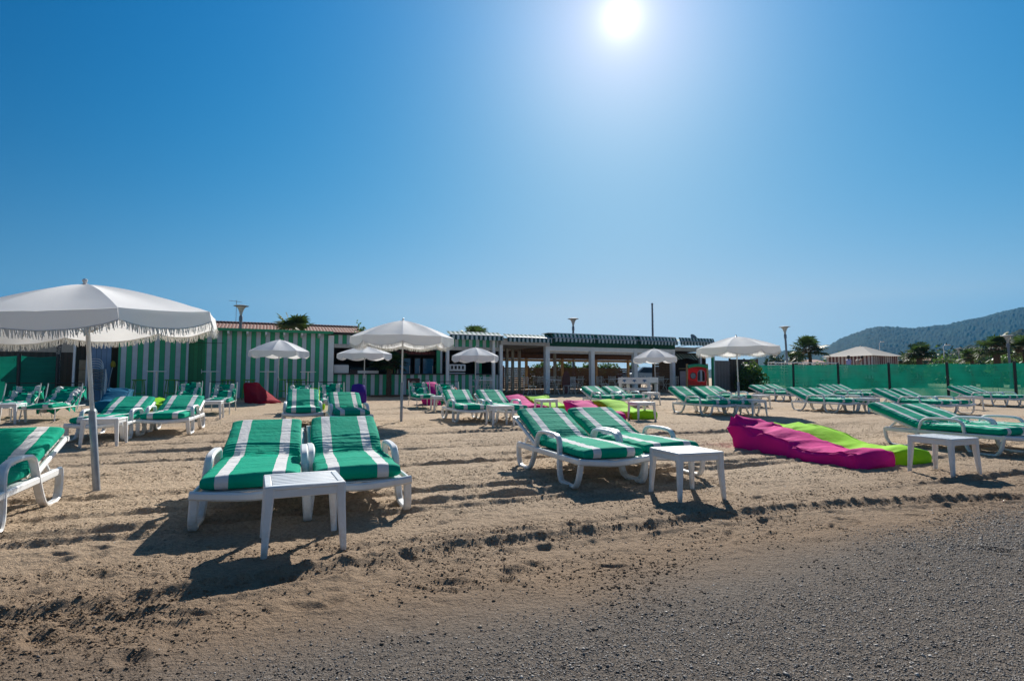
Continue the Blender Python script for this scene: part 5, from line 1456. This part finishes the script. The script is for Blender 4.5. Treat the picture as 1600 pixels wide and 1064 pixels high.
# two people by the tent
def person(label, x, y, rz, shirt, lean=0, arm=0):
    z0 = float(beach(x, y)) + .72; skin = simple('skin_tone', (.42,.24,.16), .6, var=.05); hair = simple('dark_hair', (.015,.011,.01), .6)
    J = [(0,0,.93,.125),(0,.0,1.15,.12),(0,-.01-lean*.1,1.38,.125),(0,-.02-lean*.2,1.50,.055),(0,-.03-lean*.25,1.60,.085),(0,-.04-lean*.28,1.72,.075)]
    E = [(i, i+1) for i in range(5)]
    for s in (-1,1):
        b = len(J); J += [(s*.17,-lean*.1,1.42,.058),(s*.23,-.02-arm*.1,1.16,.045),(s*.22,-.10-arm*.25,.93+arm*.15,.036),(s*.22,-.12-arm*.28,.84+arm*.18,.03)]
        E += [(2,b),(b,b+1),(b+1,b+2),(b+2,b+3)]
        b = len(J); J += [(s*.10,0,.86,.095),(s*.11,-.01,.47,.062),(s*.12,.02,.08,.045),(s*.13,-.13,.04,.04)]
        E += [(0,b),(b,b+1),(b+1,b+2),(b+2,b+3)]
    me = bpy.data.meshes.new('person'); me.from_pydata([j[:3] for j in J], E, []); o = bpy.data.objects.new('person', me); COL.objects.link(o); me.materials.append(skin)
    sk = o.modifiers.new('skin', 'SKIN'); sk.use_smooth_shade = True
    for i, j in enumerate(J): me.skin_vertices[0].data[i].radius = (j[3], j[3]*.85)
    me.skin_vertices[0].data[0].use_root = True
    ss = o.modifiers.new('sub', 'SUBSURF'); ss.levels = 2; ss.render_levels = 2
    o.location = (x, y, z0); o.rotation_euler[2] = rz; tag(o, label, 'person', 'people by the tent')
    MB().lathe([(.165,.80),(.175,.92),(.165,1.1),(.185,1.3),(.20,1.40),(.12,1.47),(.07,1.49)], 18, (0,-.005,0)).build('shirt', shirt, o, True)
    MB().lathe([(.06,1.52),(.098,1.60),(.108,1.70),(.09,1.77),(.02,1.80)], 16, (0,.02-lean*.25,0)).build('hair', hair, o, True)
pd = at(1335, 566, 43.6); g_ = float(beach(pd.x, pd.y))
dk2 = MB().rbox(-5, 5, -1.6, 1.6, -.2, .72, .02).build('boardwalk', BROWNSLAT, None, loc=(pd.x, pd.y, g_), rotz=R(10)); kind(dk2, 'structure'); dk2['label'] = 'raised boardwalk behind the netting by the tent'
p = at(1326, 566, 43.5); person('person with dark hair in a pale lavender shirt before the striped tent', p.x, p.y, R(160), simple('lavender_shirt', (.34,.36,.62), .8), arm=.3)
p = at(1341, 570, 43.8); person('dark haired person bending slightly, right of the lavender shirt', p.x, p.y, R(60), simple('beige_shirt', (.50,.42,.34), .8), lean=1.2)

# air
hz = bx(-3300, 3300, -3100, 3100, -4, 420).build('haze', None); kind(hz, 'stuff'); hz['label'] = 'thin blue summer haze'; 
hm = bpy.data.materials.new('haze'); hm.use_nodes = True; hn = hm.node_tree
for n_ in list(hn.nodes): hn.nodes.remove(n_)
ho = hn.nodes.new('ShaderNodeOutputMaterial'); pv = hn.nodes.new('ShaderNodeVolumePrincipled'); pv.inputs['Color'].default_value = (.10,.50,.95,1); pv.inputs['Density'].default_value = .00017; pv.inputs['Anisotropy'].default_value = 0
hn.links.new(pv.outputs[0], ho.inputs['Volume']); hz.data.materials.append(hm); hz.display_type = 'WIRE'

# ------------------------------------------------------------------ sky, sun, haze, camera
sdir = ray(971, 27).normalized()
el = math.asin(sdir.z); az = math.atan2(sdir.x, sdir.y)
w = bpy.data.worlds.new("World"); scene.world = w; w.use_nodes = True
nt = w.node_tree; L = nt.links; bg = nt.nodes['Background']
sky = nt.nodes.new('ShaderNodeTexSky'); sky.sky_type = 'NISHITA'; sky.sun_disc = False
sky.sun_elevation = el; sky.sun_rotation = az; sky.air_density = 1.0; sky.dust_density = .35; sky.ozone_density = 2.2; sky.altitude = 0
tc = nt.nodes.new('ShaderNodeTexCoord')
dot = nd(nt, 'ShaderNodeVectorMath', operation='DOT_PRODUCT'); L.new(tc.outputs['Generated'], dot.inputs[0]); dot.inputs[1].default_value = sdir
angle = math_(nt, 'ARCCOSINE', math_(nt, 'MINIMUM', dot.outputs['Value'], 1.0))
tc0 = nt.nodes.new('ShaderNodeTexCoord'); sp0 = nt.nodes.new('ShaderNodeSeparateXYZ'); L.new(tc0.outputs['Generated'], sp0.inputs[0])
th_ = math_(nt, 'MINIMUM', angle, 1.0); z_ = math_(nt, 'MINIMUM', math_(nt, 'MAXIMUM', sp0.outputs[2], .125), .55)
cmb = nt.nodes.new('ShaderNodeCombineXYZ')
for ch_, (a0, a1, a2, a3, a4) in enumerate([(-.22,2.902,-.33,-2.947,-9.608),(-.32,1.204,.019,-1.576,-.523),(-.76,1.849,1.289,-1.446,-1.246)]):
    e_ = math_(nt, 'ADD', math_(nt, 'MULTIPLY', th_, a1), a0)
    e_ = math_(nt, 'ADD', e_, math_(nt, 'MULTIPLY', z_, a2))
    e_ = math_(nt, 'ADD', e_, math_(nt, 'MULTIPLY', math_(nt, 'MULTIPLY', th_, th_), a3))
    e_ = math_(nt, 'ADD', e_, math_(nt, 'MULTIPLY', math_(nt, 'MULTIPLY', th_, z_), a4))
    L.new(math_(nt, 'EXPONENT', e_), cmb.inputs[ch_])
far = nd(nt, 'ShaderNodeMapRange', i_1=1.02, i_2=1.5); far.interpolation_type = 'SMOOTHSTEP'; L.new(angle, far.inputs[0])
tint = cmix(nt, far.outputs[0], cmb.outputs[0], (.45,.50,.62))
lift = nd(nt, 'ShaderNodeCombineXYZ'); L.new(sp0.outputs[0], lift.inputs[0]); L.new(sp0.outputs[1], lift.inputs[1]); L.new(math_(nt, 'MAXIMUM', sp0.outputs[2], .125), lift.inputs[2])
nrm = nd(nt, 'ShaderNodeVectorMath', operation='NORMALIZE'); L.new(lift.outputs[0], nrm.inputs[0]); L.new(nrm.outputs[0], sky.inputs['Vector'])
hsv = nd(nt, 'ShaderNodeVectorMath', operation='MULTIPLY'); L.new(sky.outputs[0], hsv.inputs[0]); L.new(tint, hsv.inputs[1])
g1 = math_(nt, 'EXPONENT', math_(nt, 'MULTIPLY', angle, -1/.017))
g2 = math_(nt, 'EXPONENT', math_(nt, 'MULTIPLY', angle, -1/.13))
glow = math_(nt, 'ADD', math_(nt, 'MULTIPLY', g1, 18.0), math_(nt, 'MULTIPLY', g2, 5.5))
gc = nd(nt, 'ShaderNodeVectorMath', operation='SCALE', i_0=(1.0,.97,.93)); L.new(glow, gc.inputs['Scale'])
ad = nd(nt, 'ShaderNodeVectorMath', operation='ADD'); zl = math_(nt, 'DIVIDE', math_(nt, 'MAXIMUM', sp0.outputs[2], 0.0), .2); pk = math_(nt, 'EXPONENT', math_(nt, 'MULTIPLY', math_(nt, 'MULTIPLY', zl, zl), -1.0))
tk = nd(nt, 'ShaderNodeMapRange', i_1=.42, i_2=.65); L.new(angle, tk.inputs[0])
pale = nd(nt, 'ShaderNodeVectorMath', operation='SCALE', i_0=(.9,1.1,.55)); L.new(math_(nt, 'MULTIPLY', pk, tk.outputs[0]), pale.inputs['Scale'])
ad0 = nd(nt, 'ShaderNodeVectorMath', operation='ADD'); L.new(hsv.outputs[0], ad0.inputs[0]); L.new(pale.outputs[0], ad0.inputs[1])
L.new(ad0.outputs[0], ad.inputs[0]); L.new(gc.outputs[0], ad.inputs[1])
L.new(ad.outputs[0], bg.inputs['Color']); bg.inputs['Strength'].default_value = .055
sd = bpy.data.lights.new('sun', 'SUN'); sd.energy = 4.9; sd.angle = R(.5); sd.color = (1, .95, .87)
so = bpy.data.objects.new('sun', sd); COL.objects.link(so); so.rotation_euler = sdir.to_track_quat('Z', 'Y').to_euler()
so.location = (0, 0, 30)

cam = bpy.data.cameras.new('camera'); co = bpy.data.objects.new('camera', cam); COL.objects.link(co)
cam.sensor_width = 36; cam.sensor_fit = 'HORIZONTAL'; cam.lens = 36*FPX/1600; cam.clip_start = .05; cam.clip_end = 9000
co.location = (0, 0, CAMH); co.rotation_euler = (PI/2 + PITCH, 0, 0); scene.camera = co
vs = scene.view_settings; vs.view_transform = 'Standard'; vs.look = 'None'; vs.gamma = 1; vs.exposure = .66; vs.use_curve_mapping = False
scene.cycles.max_bounces = 8; scene.cycles.transparent_max_bounces = 12; scene.cycles.use_denoising = True
